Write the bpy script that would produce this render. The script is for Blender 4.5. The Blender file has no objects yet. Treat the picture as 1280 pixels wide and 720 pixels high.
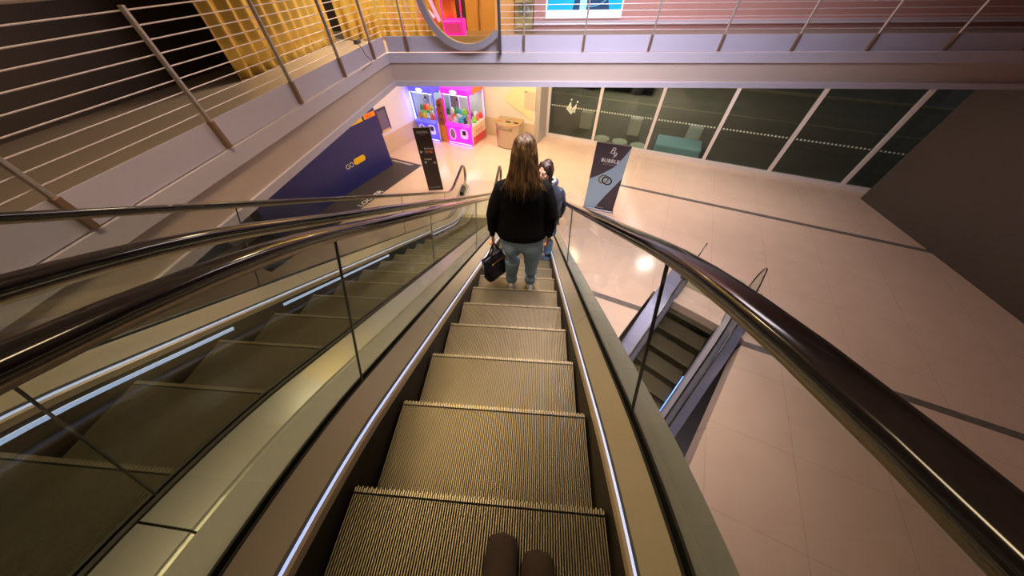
import bpy, math, random
from mathutils import Vector, Matrix
from mathutils.geometry import tessellate_polygon
random.seed(7)
PI = math.pi; T = math.tan(math.radians(30))
SC = bpy.context.scene
COL = SC.collection

# ------------------------------------------------------------ helpers
class MB:
    def __init__(s): s.v = []; s.f = []; s.mi = []
    def add(s, vs, fs, m=0):
        b = len(s.v); s.v += [tuple(v) for v in vs]
        for f in fs: s.f.append([b+i for i in f]); s.mi.append(m)
        return s
    def box(s, x0, x1, y0, y1, z0, z1, m=0):
        vs = [(x, y, z) for z in (z0, z1) for y in (y0, y1) for x in (x0, x1)]
        return s.add(vs, [(0,2,3,1),(4,5,7,6),(0,1,5,4),(2,6,7,3),(0,4,6,2),(1,3,7,5)], m)
    def obox(s, o, ax, ay, az, m=0):
        o, ax, ay, az = map(Vector, (o, ax, ay, az))
        vs = [o+ax*i+ay*j+az*k for k in (0,1) for j in (0,1) for i in (0,1)]
        return s.add(vs, [(0,2,3,1),(4,5,7,6),(0,1,5,4),(2,6,7,3),(0,4,6,2),(1,3,7,5)], m)
    def prism(s, pts, off, m=0):
        n = len(pts); pts = [Vector(p) for p in pts]; off = Vector(off)
        tris = tessellate_polygon([pts])
        s.add(pts+[p+off for p in pts], [tuple(t) for t in tris]+[tuple(n+i for i in t[::-1]) for t in tris]+[(i,(i+1)%n,n+(i+1)%n,n+i) for i in range(n)], m)
        return s
    def rings(s, rs, closed=False, cap=True, m=0):
        n = len(rs[0]); vs = [p for r in rs for p in r]; fs = []
        k = len(rs)
        for i in range(k if closed else k-1):
            a, b = i*n, ((i+1) % k)*n
            for j in range(n): fs.append((a+j, a+(j+1)%n, b+(j+1)%n, b+j))
        if cap and not closed: fs.append(tuple(range(n))[::-1]); fs.append(tuple((k-1)*n+j for j in range(n)))
        return s.add(vs, fs, m)
    def tube(s, pts, rad, seg=10, flat=1.0, up=(0,0,1), m=0, closed=False, round_ends=False):
        pts = [Vector(p) for p in pts]; n = len(pts)
        if not hasattr(rad, '__len__'): rad = [rad]*n
        rad = list(rad)
        if round_ends and not closed:
            a = (pts[0]-pts[1]).normalized(); b = (pts[-1]-pts[-2]).normalized()
            r0, r1 = rad[0], rad[-1]
            p0, p1 = pts[0], pts[-1]
            pts = [p0+a*r0*.98, p0+a*r0*.7]+pts+[p1+b*r1*.7, p1+b*r1*.98]; rad = [r0*.2, r0*.72]+rad+[r1*.72, r1*.2]; n = len(pts)
        rs = []; pu = Vector(up)
        for i, p in enumerate(pts):
            if closed: d = pts[(i+1)%n]-pts[i-1]
            else: d = pts[min(i+1,n-1)]-pts[max(i-1,0)]
            d.normalize()
            sx = d.cross(pu)
            if sx.length < 1e-4: sx = d.cross(Vector((1,0,0)))
            sx.normalize(); sy = sx.cross(d)
            rs.append([p+sx*math.cos(a)*rad[i]+sy*math.sin(a)*rad[i]*flat for a in (2*PI*k/seg for k in range(seg))])
        return s.rings(rs, closed=closed, m=m)
    def ell(s, c, r, nu=20, nv=12, m=0, mat=None, bot=-PI/2, top=PI/2):
        rs = []
        c = Vector(c)
        for i in range(nv+1):
            t = bot+(top-bot)*i/nv
            t = max(min(t, PI/2-.02), -PI/2+.02)
            ring = [Vector((r[0]*math.cos(t)*math.cos(a), r[1]*math.cos(t)*math.sin(a), r[2]*math.sin(t))) for a in (2*PI*k/nu for k in range(nu))]
            if mat is not None: ring = [mat @ p for p in ring]
            rs.append([c+p for p in ring])
        return s.rings(rs, m=m)
    def loft(s, secs, nu=28, m=0, pw=2.0):          # secs: (cx, cy, z, rx, ry)
        rs = []
        for cx, cy, z, rx, ry in secs:
            ring = []
            for k in range(nu):
                a = 2*PI*k/nu; c, q = math.cos(a), math.sin(a)
                ring.append(Vector((cx+rx*math.copysign(abs(c)**(2/pw), c), cy+ry*math.copysign(abs(q)**(2/pw), q), z)))
            rs.append(ring)
        return s.rings(rs, m=m)
    def build(s, name, mats, parent=None, smooth=False, M=None, bevel=0, remesh=0, smit=6, kind=None, sub=0):
        me = bpy.data.meshes.new(name)
        me.from_pydata(s.v if M is None else [tuple(M @ Vector(v)) for v in s.v], [], s.f)
        if not isinstance(mats, (list, tuple)): mats = [mats]
        for m in mats: me.materials.append(m)
        if len(mats) > 1: me.polygons.foreach_set('material_index', s.mi)
        me.validate(); me.update()
        import bmesh
        bm = bmesh.new(); bm.from_mesh(me); bmesh.ops.recalc_face_normals(bm, faces=bm.faces); bm.to_mesh(me); bm.free()
        if smooth: me.polygons.foreach_set('use_smooth', [True]*len(me.polygons))
        o = bpy.data.objects.new(name, me); COL.objects.link(o)
        if parent: o.parent = parent
        if remesh:
            r = o.modifiers.new('r', 'REMESH'); r.mode = 'VOXEL'; r.voxel_size = remesh; r.use_smooth_shade = True
            q = o.modifiers.new('s', 'SMOOTH'); q.iterations = smit; q.factor = .5
        if sub:
            q = o.modifiers.new('u', 'SUBSURF'); q.levels = sub; q.render_levels = sub
        if bevel:
            b = o.modifiers.new('b', 'BEVEL'); b.width = bevel; b.segments = 3; b.limit_method = 'ANGLE'; b.angle_limit = .6
            b.harden_normals = False
        if kind: o['kind'] = kind
        return o

def tag(o, label, cat, group=None, kind=None):
    o['label'] = label; o['category'] = cat
    if group: o['group'] = group
    if kind: o['kind'] = kind
    return o
def thing(name, label, cat, loc=(0,0,0), rz=0, group=None):
    o = bpy.data.objects.new(name, None); COL.objects.link(o); o.empty_display_size = .1
    o.location = loc; o.rotation_euler = (0,0,rz)
    return tag(o, label, cat, group)
def copy_tree(o, parent=None):
    c = o.copy(); COL.objects.link(c); c.parent = parent
    for ch in list(o.children): copy_tree(ch, c)
    return c

# ------------------------------------------------------------ materials
_mc = {}
def mat(name, col, rough=.5, metal=0, var=.06, scale=8, bump=0, bscale=60, emit=None, es=0, spec=.5, coat=0, sheen=0):
    if name in _mc: return _mc[name]
    m = bpy.data.materials.new(name); m.use_nodes = True; nt = m.node_tree; N = nt.nodes; L = nt.links
    b = N['Principled BSDF']
    tc = N.new('ShaderNodeTexCoord'); nz = N.new('ShaderNodeTexNoise'); nz.inputs['Scale'].default_value = scale; nz.inputs['Detail'].default_value = 3
    L.new(tc.outputs['Object'], nz.inputs['Vector'])
    mp = N.new('ShaderNodeMapRange'); mp.inputs['To Min'].default_value = 1-var; mp.inputs['To Max'].default_value = 1+var
    L.new(nz.outputs['Fac'], mp.inputs['Value'])
    mx = N.new('ShaderNodeVectorMath'); mx.operation = 'SCALE'; mx.inputs[0].default_value = col[:3]
    L.new(mp.outputs['Result'], mx.inputs['Scale']); L.new(mx.outputs['Vector'], b.inputs['Base Color'])
    b.inputs['Roughness'].default_value = rough; b.inputs['Metallic'].default_value = metal
    b.inputs['Specular IOR Level'].default_value = spec; b.inputs['Coat Weight'].default_value = coat; b.inputs['Sheen Weight'].default_value = sheen
    if bump:
        n2 = N.new('ShaderNodeTexNoise'); n2.inputs['Scale'].default_value = bscale; L.new(tc.outputs['Object'], n2.inputs['Vector'])
        bp = N.new('ShaderNodeBump'); bp.inputs['Strength'].default_value = bump; bp.inputs['Distance'].default_value = .01
        L.new(n2.outputs['Fac'], bp.inputs['Height']); L.new(bp.outputs['Normal'], b.inputs['Normal'])
    if emit: b.inputs['Emission Color'].default_value = (*emit, 1); b.inputs['Emission Strength'].default_value = es
    _mc[name] = m; return m
def lin(r, g, b):
    f = lambda c: ((c/255+.055)/1.055)**2.4 if c > 10 else c/255/12.92
    return (f(r), f(g), f(b))
def glass_mat(name, tint=(.9,.92,.9), rough=.02, ior=1.45, refl=.35):
    m = bpy.data.materials.new(name); m.use_nodes = True; nt = m.node_tree; N = nt.nodes; L = nt.links
    N.remove(N['Principled BSDF']); out = N['Material Output']
    tr = N.new('ShaderNodeBsdfTransparent'); tr.inputs[0].default_value = (*tint, 1)
    gl = N.new('ShaderNodeBsdfGlossy'); gl.inputs['Roughness'].default_value = rough
    lw = N.new('ShaderNodeLayerWeight'); lw.inputs[0].default_value = .5
    pw = N.new('ShaderNodeMath'); pw.operation = 'POWER'; pw.inputs[1].default_value = 5; L.new(lw.outputs['Facing'], pw.inputs[0])
    fr = N.new('ShaderNodeMath'); fr.operation = 'MULTIPLY_ADD'; fr.inputs[1].default_value = refl; fr.inputs[2].default_value = ((ior-1)/(ior+1))**2*.8; L.new(pw.outputs[0], fr.inputs[0])
    mx = N.new('ShaderNodeMixShader'); L.new(fr.outputs[0], mx.inputs[0]); L.new(tr.outputs[0], mx.inputs[1]); L.new(gl.outputs[0], mx.inputs[2])
    L.new(mx.outputs[0], out.inputs['Surface']); return m
def lamp_mat(name, col, es): return mat(name, (.8,.8,.8), .4, emit=col, es=es, var=0)

M_glass = glass_mat('balustrade_glass', (.88,.90,.88))
M_pane = glass_mat('window_glass', (.80,.85,.84), ior=1.5)
M_clear = glass_mat('case_glass', (.95,.97,.97), ior=1.3)
M_amber = glass_mat('amber_glass', (.95,.82,.55), ior=1.4)
M_alu = mat('step_aluminium', lin(140,128,100), .40, .65, var=.18, scale=9, bump=.15, bscale=120)
M_nose = mat('nosing_aluminium', lin(170,158,128), .4, .6, var=.1, scale=30)
M_groove = mat('step_groove', lin(20,17,13), .7, .2, var=.3, scale=30)
M_skirt = mat('skirt_black', lin(42,36,32), .5, .2, var=.15, scale=5)
M_deck = mat('inner_deck_steel', lin(190,180,152), .30, .45, var=.04, scale=3)
M_deck2 = mat('outer_deck_steel', lin(190,192,180), .20, .45, var=.04, scale=2)
M_rim = mat('skirt_rim', lin(222,206,178), .3, .6)
M_chan = mat('glass_channel_rubber', lin(52,50,44), .5, .2)
M_rail = mat('handrail_rubber', lin(22,18,19), .16, 0, spec=.7, coat=.5)
M_guide = mat('rail_guide_steel', lin(170,160,140), .3, .8)
M_led = lamp_mat('led_strip_glow', lin(165,195,255), .9)
M_edge = mat('led_edge_grey', lin(120,122,126), .35, .6)
M_ledb = lamp_mat('led_skirt_glow', lin(160,195,255), .8)
M_blk = mat('black_plastic', lin(24,22,22), .4)
M_clad = mat('truss_cladding', lin(120,116,112), .4, .5)
MD1, MD2, MR, ML = M_deck, M_deck2, M_rim, M_led
M_lav = mat('lavender_deck', lin(176,170,186), .35, .2); M_lavd = mat('slate_deck', lin(128,128,158), .4, .2)
M_plate = mat('landing_plate_steel', lin(205,195,180), .35, .5, var=.08, scale=40)

# ------------------------------------------------------------ escalator
class Path:
    def __init__(s, drop_end, y_top=-2.2, y_end=9.0, R=2.7):
        s.R = R; a = math.radians(30)
        s.p = []
        Y0 = .3; zt = -Y0*T+R*(1-math.cos(a)); s.ztop = zt
        yt = Y0-R*math.sin(a)
        yb = (-drop_end-R*(1-math.cos(a)))/T; ye = yb+R*math.sin(a)
        s.p.append((y_top, zt, 0.)); 
        for i in range(13):
            t = a*i/12; s.p.append((yt+R*math.sin(t), zt-R*(1-math.cos(t)), t))
        s.p.append((yb, -yb*T, a))
        for i in range(1, 13):
            t = a*(1-i/12); s.p.append((yb+R*(math.sin(a)-math.sin(t)), drop_end+R*(1-math.cos(t)), t))
        s.p.append((y_end, drop_end, 0.))
        s.s = [0]
        for i in range(1, len(s.p)): s.s.append(s.s[-1]+math.dist(s.p[i][:2], s.p[i-1][:2]))
        s.L = s.s[-1]
    def at(s, q):
        q = min(max(q, 0), s.L)
        for i in range(1, len(s.s)):
            if q <= s.s[i]+1e-9:
                f = (q-s.s[i-1])/(s.s[i]-s.s[i-1]); a, b = s.p[i-1], s.p[i]
                return tuple(a[k]+(b[k]-a[k])*f for k in range(3))
    def sY(s, Y):
        for i in range(1, len(s.p)):
            if Y <= s.p[i][0]+1e-9:
                f = (Y-s.p[i-1][0])/(s.p[i][0]-s.p[i-1][0]); return s.s[i-1]+(s.s[i]-s.s[i-1])*f
        return s.L
    def zY(s, Y): return s.at(s.sY(Y))[1]
    def pt(s, q, x, n):
        Y, Z, t = s.at(q); return Vector((x, Y+n*math.sin(t), Z+n*math.cos(t)))
    def ss(s, a, b):
        return [a]+[v for v in s.s if a+1e-4 < v < b-1e-4]+[b]

def sweep(mb, P, prof, a, b, gaps=(), g=.003, m=0):
    cuts = [a]+[q for q in gaps if a < q < b]+[b]
    for i in range(len(cuts)-1):
        q0 = cuts[i]+(g if i else 0); q1 = cuts[i+1]-(g if i < len(cuts)-2 else 0)
        mb.rings([[P.pt(q, x, n) for x, n in prof] for q in P.ss(q0, q1)], m=m)
    return mb

# the step: ribs, nosing, riser
HW = .487
step_base = MB(); step_base.box(-HW, HW, -.405, -.002, -.05, -.018)
rp = [(0,-.012),(-.004,-.06),(-.018,-.12),(-.045,-.18),(-.09,-.235),(-.10,-.235),(-.10,-.05),(-.03,-.02)]
step_base.rings([[(x, y, z) for y, z in rp] for x in (-HW, HW)])
ribs = MB(); nose = MB(); nr = 105; pitch = 2*HW/nr
for i in range(nr):
    x = -HW+pitch*(i+.5)
    ribs.box(x-.0019, x+.0019, -.402, -.022, -.018, 0)
    y1 = .004 if i % 2 else -.001
    nose.box(x-.0023, x+.0023, -.015, y1, -.014, .002 if i % 2 else .0005)
step_base.box(-HW, HW, -.018, -.003, -.02, -.007)
def mesh_of(mb, name, mats):
    o = mb.build(name, mats); me = o.data; bpy.data.objects.remove(o); return me
ME_base = mesh_of(step_base, 'step', M_groove); ME_ribs = mesh_of(ribs, 'tread', M_alu); ME_nose = mesh_of(nose, 'nosing', M_nose)

def part_from(me, name, parent, loc=(0,0,0)):
    o = bpy.data.objects.new(name, me); COL.objects.link(o); o.parent = parent; o.location = loc; return o

def escalator(name, label, loc, rz, drop, joints, outer, deck_gaps, thin=False, low_led=None, y_end=9.0, y_top=-2.2, group=None, blue=False):
    """outer = (left outer x, right outer x) limits of the decks"""
    root = thing(name, label, 'escalator', loc, rz, group)
    M_deck, M_deck2, M_rim, M_led = (MD1, MD2, MR, ML) if not blue else (M_lav, M_lavd, M_lavd, M_lav)
    P = Path(drop, y_top, y_end)
    k0 = int(math.ceil((y_top+1.0)/.4)); k1 = int((y_end-1.45)/.4)
    for k in range(k0, k1+1):
        Y = k*.4; st = part_from(ME_base, 'step', root, (0, Y, P.zY(Y)))
        part_from(ME_ribs, 'tread', st); part_from(ME_nose, 'nosing', st)
    s0, s1 = 0.0, P.L
    sk0, sk1 = P.sY(k0*.4-.6), P.sY(k1*.4+.4)
    LB = M_ledb if not blue else M_blue
    for sd in (-1, 1):
        f = lambda pr: [(sd*x, n) for x, n in pr]
        sweep(MB(), P, f([(.497,-.55),(.512,-.55),(.512,.07),(.497,.07)]), sk0, sk1).build('skirt', M_skirt, root)
        sweep(MB(), P, f([(.497,.07),(.503,.07),(.514,.110),(.508,.114),(.499,.104)]), s0+.1, s1-.1, deck_gaps).build('skirt_rim', M_rim, root)
        sweep(MB(), P, f([(.5085,.1135),(.5135,.1105),(.5185,.1215),(.5135,.1245)]), s0+.1, s1-.1, deck_gaps).build('led_strip', M_led, root)
        sweep(MB(), P, f([(.5138,.1247),(.5188,.1215),(.528,.132),(.520,.136)]), s0+.1, s1-.1).build('led_edge', M_edge, root)
        sweep(MB(), P, f([(.520,.137),(.528,.132),(.601,.205),(.601,.222)]), s0+.1, s1-.1, deck_gaps).build('inner_deck', M_deck, root)
        sweep(MB(), P, f([(.601,.10),(.612,.10),(.612,.222),(.601,.226)]), s0+.1, s1-.2).build('glass_channel', M_chan, root)
        sweep(MB(), P, f([(.628,.10),(.640,.10),(.640,.222),(.628,.226)]), s0+.1, s1-.2).build('glass_channel', M_chan, root)
        xo = outer[0 if sd < 0 else 1]
        sweep(MB(), P, f([(.640,.205),(.640,.212),(xo-.01,.185),(xo,.17),(xo,.14),(xo-.02,.14)]), s0+.1, s1-.1, [g+.3 for g in deck_gaps]).build('outer_deck', M_deck2, root)
        sweep(MB(), P, f([(xo-.01,.15),(xo,.15),(xo,-.8),(xo-.01,-.8)]), s0, s1-1.6).build('cladding', M_clad, root)
        # glass panels
        js = [s0-.35]+list(joints[0 if sd < 0 else 1])+[s1+.35]
        nb, nt_ = .15, .905
        rn = (nt_-.30)/2
        sw_, sm_ = (.003, M_blk) if sd > 0 and outer[1] == .785 else (.0015, M_seal)
        for i in range(len(js)-1):
            a, b = js[i]+.004, js[i+1]-.004
            aa, bb = max(a, .3), min(b, s1-.3)
            bot = [P.pt(q, sd*.62, nb) for q in P.ss(aa, bb)]
            top = [P.pt(q, sd*.62, nt_) for q in P.ss(aa, bb)]
            if i == len(js)-2:
                c = P.pt(s1-.3, sd*.62, nt_-rn); top += [c+Vector((0, rn*math.cos(t), rn*math.sin(t))) for t in [PI/2-PI*j/10 for j in range(1, 11)]]
            if i == 0:
                c = P.pt(.3, sd*.62, nt_-rn); top = [c+Vector((0, -rn*math.cos(t), rn*math.sin(t))) for t in [-PI/2+PI*j/10 for j in range(0, 10)]]+top
            MB().prism([p-Vector((.005,0,0)) for p in bot+top[::-1]], (.01, 0, 0)).build('glass_panel', M_glass, root)
            if i and not thin:
                q = js[i]; MB().rings([[P.pt(q+dx, sd*.62+ox, n) for dx, ox in ((-sw_,-.0055),(sw_,-.0055),(sw_,.0055),(-sw_,.0055))] for n in (.21, .90)]).build('joint_seal', sm_, root)
        # handrail
        w, h = (.040, .017) if not thin else (.014, .010)
        n0 = .93
        rc = [P.pt(q, 0, n0) for q in P.ss(.3, s1-.3)]
        rr = (n0-.27)/2
        c = P.pt(s1-.3, 0, n0-rr); e1 = [c+Vector((0, rr*math.sin(t), rr*math.cos(t))) for t in [PI*j/14 for j in range(1, 15)]]
        c = P.pt(.3, 0, n0-rr); e0 = [c+Vector((0, -rr*math.sin(t), rr*math.cos(t))) for t in [PI*(1-j/14) for j in range(0, 14)]]
        line = [e0[0]+Vector((0,.35,0))]+e0+rc+e1+[e1[-1]+Vector((0,-.35,0))]
        def rail(prof, nm, mt):
            rs = []
            for i, p in enumerate(line):
                d = (line[min(i+1, len(line)-1)]-line[max(i-1, 0)]).normalized(); nn = Vector((0, -d.z, d.y))
                rs.append([Vector((sd*.62, 0, 0))+p+Vector((a, 0, 0))+nn*b for a, b in prof])
            MB().rings(rs).build(nm, mt, root, smooth=True)
        rail([(w*math.copysign(abs(math.cos(t))**.6, math.cos(t)), h*math.copysign(abs(math.sin(t))**.6, math.sin(t))) for t in [2*PI*j/14 for j in range(14)]], 'handrail', M_rail)
        if not thin: rail([(-.024,-.034),(.024,-.034),(.024,-.012),(-.024,-.012)], 'rail_guide', M_guide)
        for q, sg in ((s1-.62, 1), (.62, -1)):
            c = P.pt(q, sd*.62, .27)
            MB().box(c.x-.065, c.x+.065, c.y-.22, c.y+.22, c.z-.1, c.z+.06).build('handrail_inlet', M_blk, root, bevel=.03)
        if low_led:
            for a, b in low_led[0 if sd < 0 else 1]:
                sweep(MB(), P, f([(.488,.022),(.497,.022),(.497,.045),(.488,.045)]), P.sY(a), P.sY(b)).build('skirt_light', LB, root)
    # comb plate and landing plate
    for yy, sg in ((k1*.4+.02, 1), (k0*.4-.42, -1)):
        z = drop if sg > 0 else P.ztop
        ye = (9.52 if y_end == 9.0 else y_end+.5) if sg > 0 else y_top-.3
        cb = MB(); cb.box(-.495, .495, min(yy, yy+sg*.16), max(yy, yy+sg*.16), z-.01, z+.012)
        for i in range(60): x = -.485+.97*i/59; cb.box(x-.003, x+.003, min(yy, yy-sg*.03), max(yy, yy-sg*.03), z-.005, z+.006)
        cb.build('comb_plate', M_nose, root)
        MB().box(-.60, .60, min(yy+sg*.16, ye), max(yy+sg*.16, ye), z-.03, z+.008).build('landing_plate', M_plate, root)
    # truss belly
    sweep(MB(), P, [(-.60,-.85),(.60,-.85),(.60,-.80),(-.60,-.80)], .2, s1-1.8).build('truss_belly', M_clad, root)
    return root, P

M_seal = mat('joint_seal_grey', lin(96,94,84), .5)
M_blue = lamp_mat('blue_led_glow', lin(40,120,255), 6)
P0 = Path(-4.0)
jr = P0.sY(.22); jl = P0.sY(.30)
escalator('escalator', 'descending escalator in the middle that both people stand on, with two lit skirt edges', (0,0,0), 0, -4.0,
          ([jl, jl+2.9, jl+5.8], [jr+2.4*i for i in range(4)]), (.798, .785), [P0.sY(v) for v in (-.9,1.05,3.1,5.1,7.1)])
jn = P0.sY(2.12)
escalator('escalator', 'neighbouring escalator on the left with nobody on it, newel ends showing at the bottom', (-1.6,0,0), 0, -4.0,
          ([jn-1.0, jn+2.0, jn+4.6], [jn-2.6, jn, jn+2.7, jn+5.2]), (.785, .798), [P0.sY(v) for v in (-.5,1.6,3.7,5.8)],
          low_led=([(-.8,.9),(1.3,3.03),(4.85,7.8)], [(1.0,2.6)]))
az = math.radians(218); hd = Vector((math.sin(az), math.cos(az), 0)); rt = Vector((math.cos(az), -math.sin(az), 0))
E3 = Vector((3.235, 3.918, 0))-rt*.62-hd*.33
P3 = Path(-3.811, -1.6, 8.6)
E3rz = math.atan2(hd.y, hd.x)-PI/2
escalator('escalator', 'narrow-railed escalator crossing below on the right, going down to the lower storey', (E3.x, E3.y, -4.189), E3rz, -3.811,
          ([2.2, 4.2, 6.2], [1.5, 3.6, 5.7]), (.95, .95), [2.5, 5.0], thin=True, low_led=([(1.0,3.0)], [(2.0,3.4)]), y_end=8.6, y_top=-1.6, blue=True)

# ------------------------------------------------------------ the hall (grid turned by 21.4 degrees)
CT, ST = .931, .365
def tn(t, n, z=-4.0): return Vector((CT*t+ST*n, -ST*t+CT*n, z))
TA = Vector((CT, -ST, 0)); NA = Vector((ST, CT, 0)); ZA = Vector((0,0,1))
MG = Matrix(((CT, ST, 0, 0), (-ST, CT, 0, 0), (0, 0, 1, 0), (0, 0, 0, 1)))     # grid frame -> world

def floor_mat():
    m = bpy.data.materials.new('hall_floor'); m.use_nodes = True; nt = m.node_tree; N = nt.nodes; L = nt.links; b = N['Principled BSDF']
    tc = N.new('ShaderNodeTexCoord'); mp = N.new('ShaderNodeMapping'); mp.inputs['Rotation'].default_value = (0, 0, math.atan2(ST, CT)); L.new(tc.outputs['Object'], mp.inputs['Vector'])
    sx = N.new('ShaderNodeSeparateXYZ'); L.new(mp.outputs[0], sx.inputs[0])
    def math_(op, a, bb=None, c=None):
        n = N.new('ShaderNodeMath'); n.operation = op
        for i, v in enumerate((a, bb, c)):
            if v is None: continue
            if isinstance(v, (int, float)): n.inputs[i].default_value = v
            else: L.new(v, n.inputs[i])
        return n.outputs[0]
    # joints every 1.2 m
    def joint(v, sp, w):
        a = math_('PINGPONG', v, sp/2); return math_('LESS_THAN', a, w)
    j = math_('MAXIMUM', joint(sx.outputs[0], 1.3, .004), joint(math_('ADD', sx.outputs[1], -4.7+.65), 1.325, .004))
    d = math_('PINGPONG', math_('ADD', sx.outputs[1], -4.69+53), 2.65); stripe = math_('MULTIPLY', math_('LESS_THAN', d, .075), math_('GREATER_THAN', sx.outputs[0], -1.3))
    nz = N.new('ShaderNodeTexNoise'); nz.inputs['Scale'].default_value = 2.0; nz.inputs['Detail'].default_value = 6; L.new(tc.outputs['Object'], nz.inputs['Vector'])
    cr = N.new('ShaderNodeValToRGB'); cr.color_ramp.elements[0].color = (*lin(222,190,172), 1); cr.color_ramp.elements[1].color = (*lin(236,208,190), 1); L.new(nz.outputs['Fac'], cr.inputs[0])
    n3 = N.new('ShaderNodeTexNoise'); n3.inputs['Scale'].default_value = 9; L.new(tc.outputs['Object'], n3.inputs['Vector'])
    c3 = N.new('ShaderNodeValToRGB'); c3.color_ramp.elements[0].color = (*lin(92,84,84), 1); c3.color_ramp.elements[1].color = (*lin(138,126,122), 1); L.new(n3.outputs['Fac'], c3.inputs[0])
    m1 = N.new('ShaderNodeMixRGB'); L.new(stripe, m1.inputs[0]); L.new(cr.outputs[0], m1.inputs[1]); L.new(c3.outputs[0], m1.inputs[2])
    m2 = N.new('ShaderNodeMixRGB'); L.new(math_('MULTIPLY', j, .35), m2.inputs[0]); L.new(m1.outputs[0], m2.inputs[1]); m2.inputs[2].default_value = (*lin(120,100,95), 1)
    L.new(m2.outputs[0], b.inputs['Base Color']); b.inputs['Roughness'].default_value = .16; b.inputs['Specular IOR Level'].default_value = .55
    return m
M_floor = floor_mat()
# floor with the opening of the crossing escalator
def loc3(x, y): p = E3-rt*(-x)*1.0+hd*y if False else E3+rt*x+hd*y; return Vector((p.x, p.y, 0))
hole = [loc3(-1.0,-.15), loc3(1.0,-.15), loc3(1.0,7.6), loc3(-1.0,7.6)]
outer_ = [Vector((-16,-8,0)), Vector((16,-8,0)), Vector((16,19,0)), Vector((-16,19,0))]
# clip outer to inside of glass wall by a big floor; outside ground is separate
tp = [tn(-9.9,-12), tn(13,-12), tn(13,12.95), tn(-9.9,12.95)]
tp = [Vector((p.x, p.y, 0)) for p in tp]
tr = tessellate_polygon([tp, hole]); allp = tp+hole
fl = MB(); fl.add([(p.x, p.y, -4.0) for p in allp]+[(p.x, p.y, -4.35) for p in allp], [tuple(t) for t in tr]+[tuple(8+i for i in t) for t in tr]+[(4+i, 4+(i+1)%4, 12+(i+1)%4, 12+i) for i in range(4)]+[(i, (i+1)%4, 8+(i+1)%4, 8+i) for i in range(4)])
fl.build('floor', M_floor, kind='structure')
MB().box(-16,16,-12,19,-8.3,-8.0).build('floor', mat('lower_storey_floor', lin(120,112,120), .3), kind='structure')

M_wall = mat('cream_wall_paint', lin(228,222,205), .55, var=.02)
M_wall2 = mat('cream_wall_triangle', lin(240,222,176), .55, var=.02)
M_wain = mat('wainscot_stone', lin(214,190,160), .35, var=.05)
M_white = mat('white_frame_paint', lin(236,226,230), .4, var=.01)
M_lilac = mat('pale_lilac_paint', lin(212,202,216), .45, var=.02, scale=2)
M_taupe = mat('taupe_fascia_paint', lin(212,190,178), .5, var=.03, scale=2)
M_dark = mat('dark_cladding', lin(74,64,60), .5, var=.1, scale=2)
ZC = -.31
# back wall, left of the glass front
b = MB(); b.box(-9.9, -4.62, 12.0, 12.25, -4, ZC); w = b.build('wall_back', M_wall, M=MG, kind='structure')
MB().box(-9.8, -4.62, 11.985, 12.0, -4, -3.25).build('trim_1', M_wain, M=MG, kind='structure')
# pale triangles on the wall
tri = MB(); 
tri.prism([(-6.06,11.982,-2.47),(-4.75,11.982,-1.2),(-4.75,11.982,-3.13)], (0,.008,0)); tri.build('trim_2', M_wall2, M=MG, kind='structure')
MB().box(-4.75,-4.42,12.02,12.95,-4,ZC).build('wall_back', mat('grey_column_paint', lin(178,172,170), .45), M=MG, kind='structure')
# left wall
MB().box(-10.05,-9.8,2.0,12.25,-4,ZC).build('wall_left', mat('white_wall_paint', lin(232,226,234), .5, var=.02), M=MG, kind='structure')
MB().box(-9.8,-9.785,7.9,12.0,-4,-3.3).build('trim_3', M_wain, M=MG, kind='structure')
# notice on left wall
nt_ = thing('notice_board', 'small framed dark notice on the white wall just behind the blue locker bank', 'notice', tn(-9.78,8.75,-2.75))
MB().box(0,.02,-.28,.28,-.4,.4).build('frame', mat('notice_frame', lin(60,58,80), .4), nt_, M=MG)
MB().box(.02,.024,-.22,.2,-.33,.33).build('notice_sheet', mat('notice_sheet', lin(110,104,130), .4), nt_, M=MG)
MB().box(.02,.028,-.22,.22,-.40,-.33).build('sheet_strip', mat('notice_yellow', lin(220,190,110), .4), nt_, M=MG)
# wall sheet by the corner
sh = thing('wall_sheet', 'pale printed sheet stuck on the cream wall beside the window column', 'paper', tn(-4.86,11.970,-2.40))
MB().box(-.24,.24,0,.005,-.3,.3).build('sheet', mat('sheet_paper', lin(214,196,170), .6), sh, M=MG)
p_ = MB(); p_.box(-.24,-.1,-.004,0,.26,.31)
for i in range(5): p_.box(-.18,.18,-.003,0,.2-.1*i,.206-.1*i)
p_.build('print', mat('sheet_print', lin(165,150,140), .6), sh, M=MG)

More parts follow.
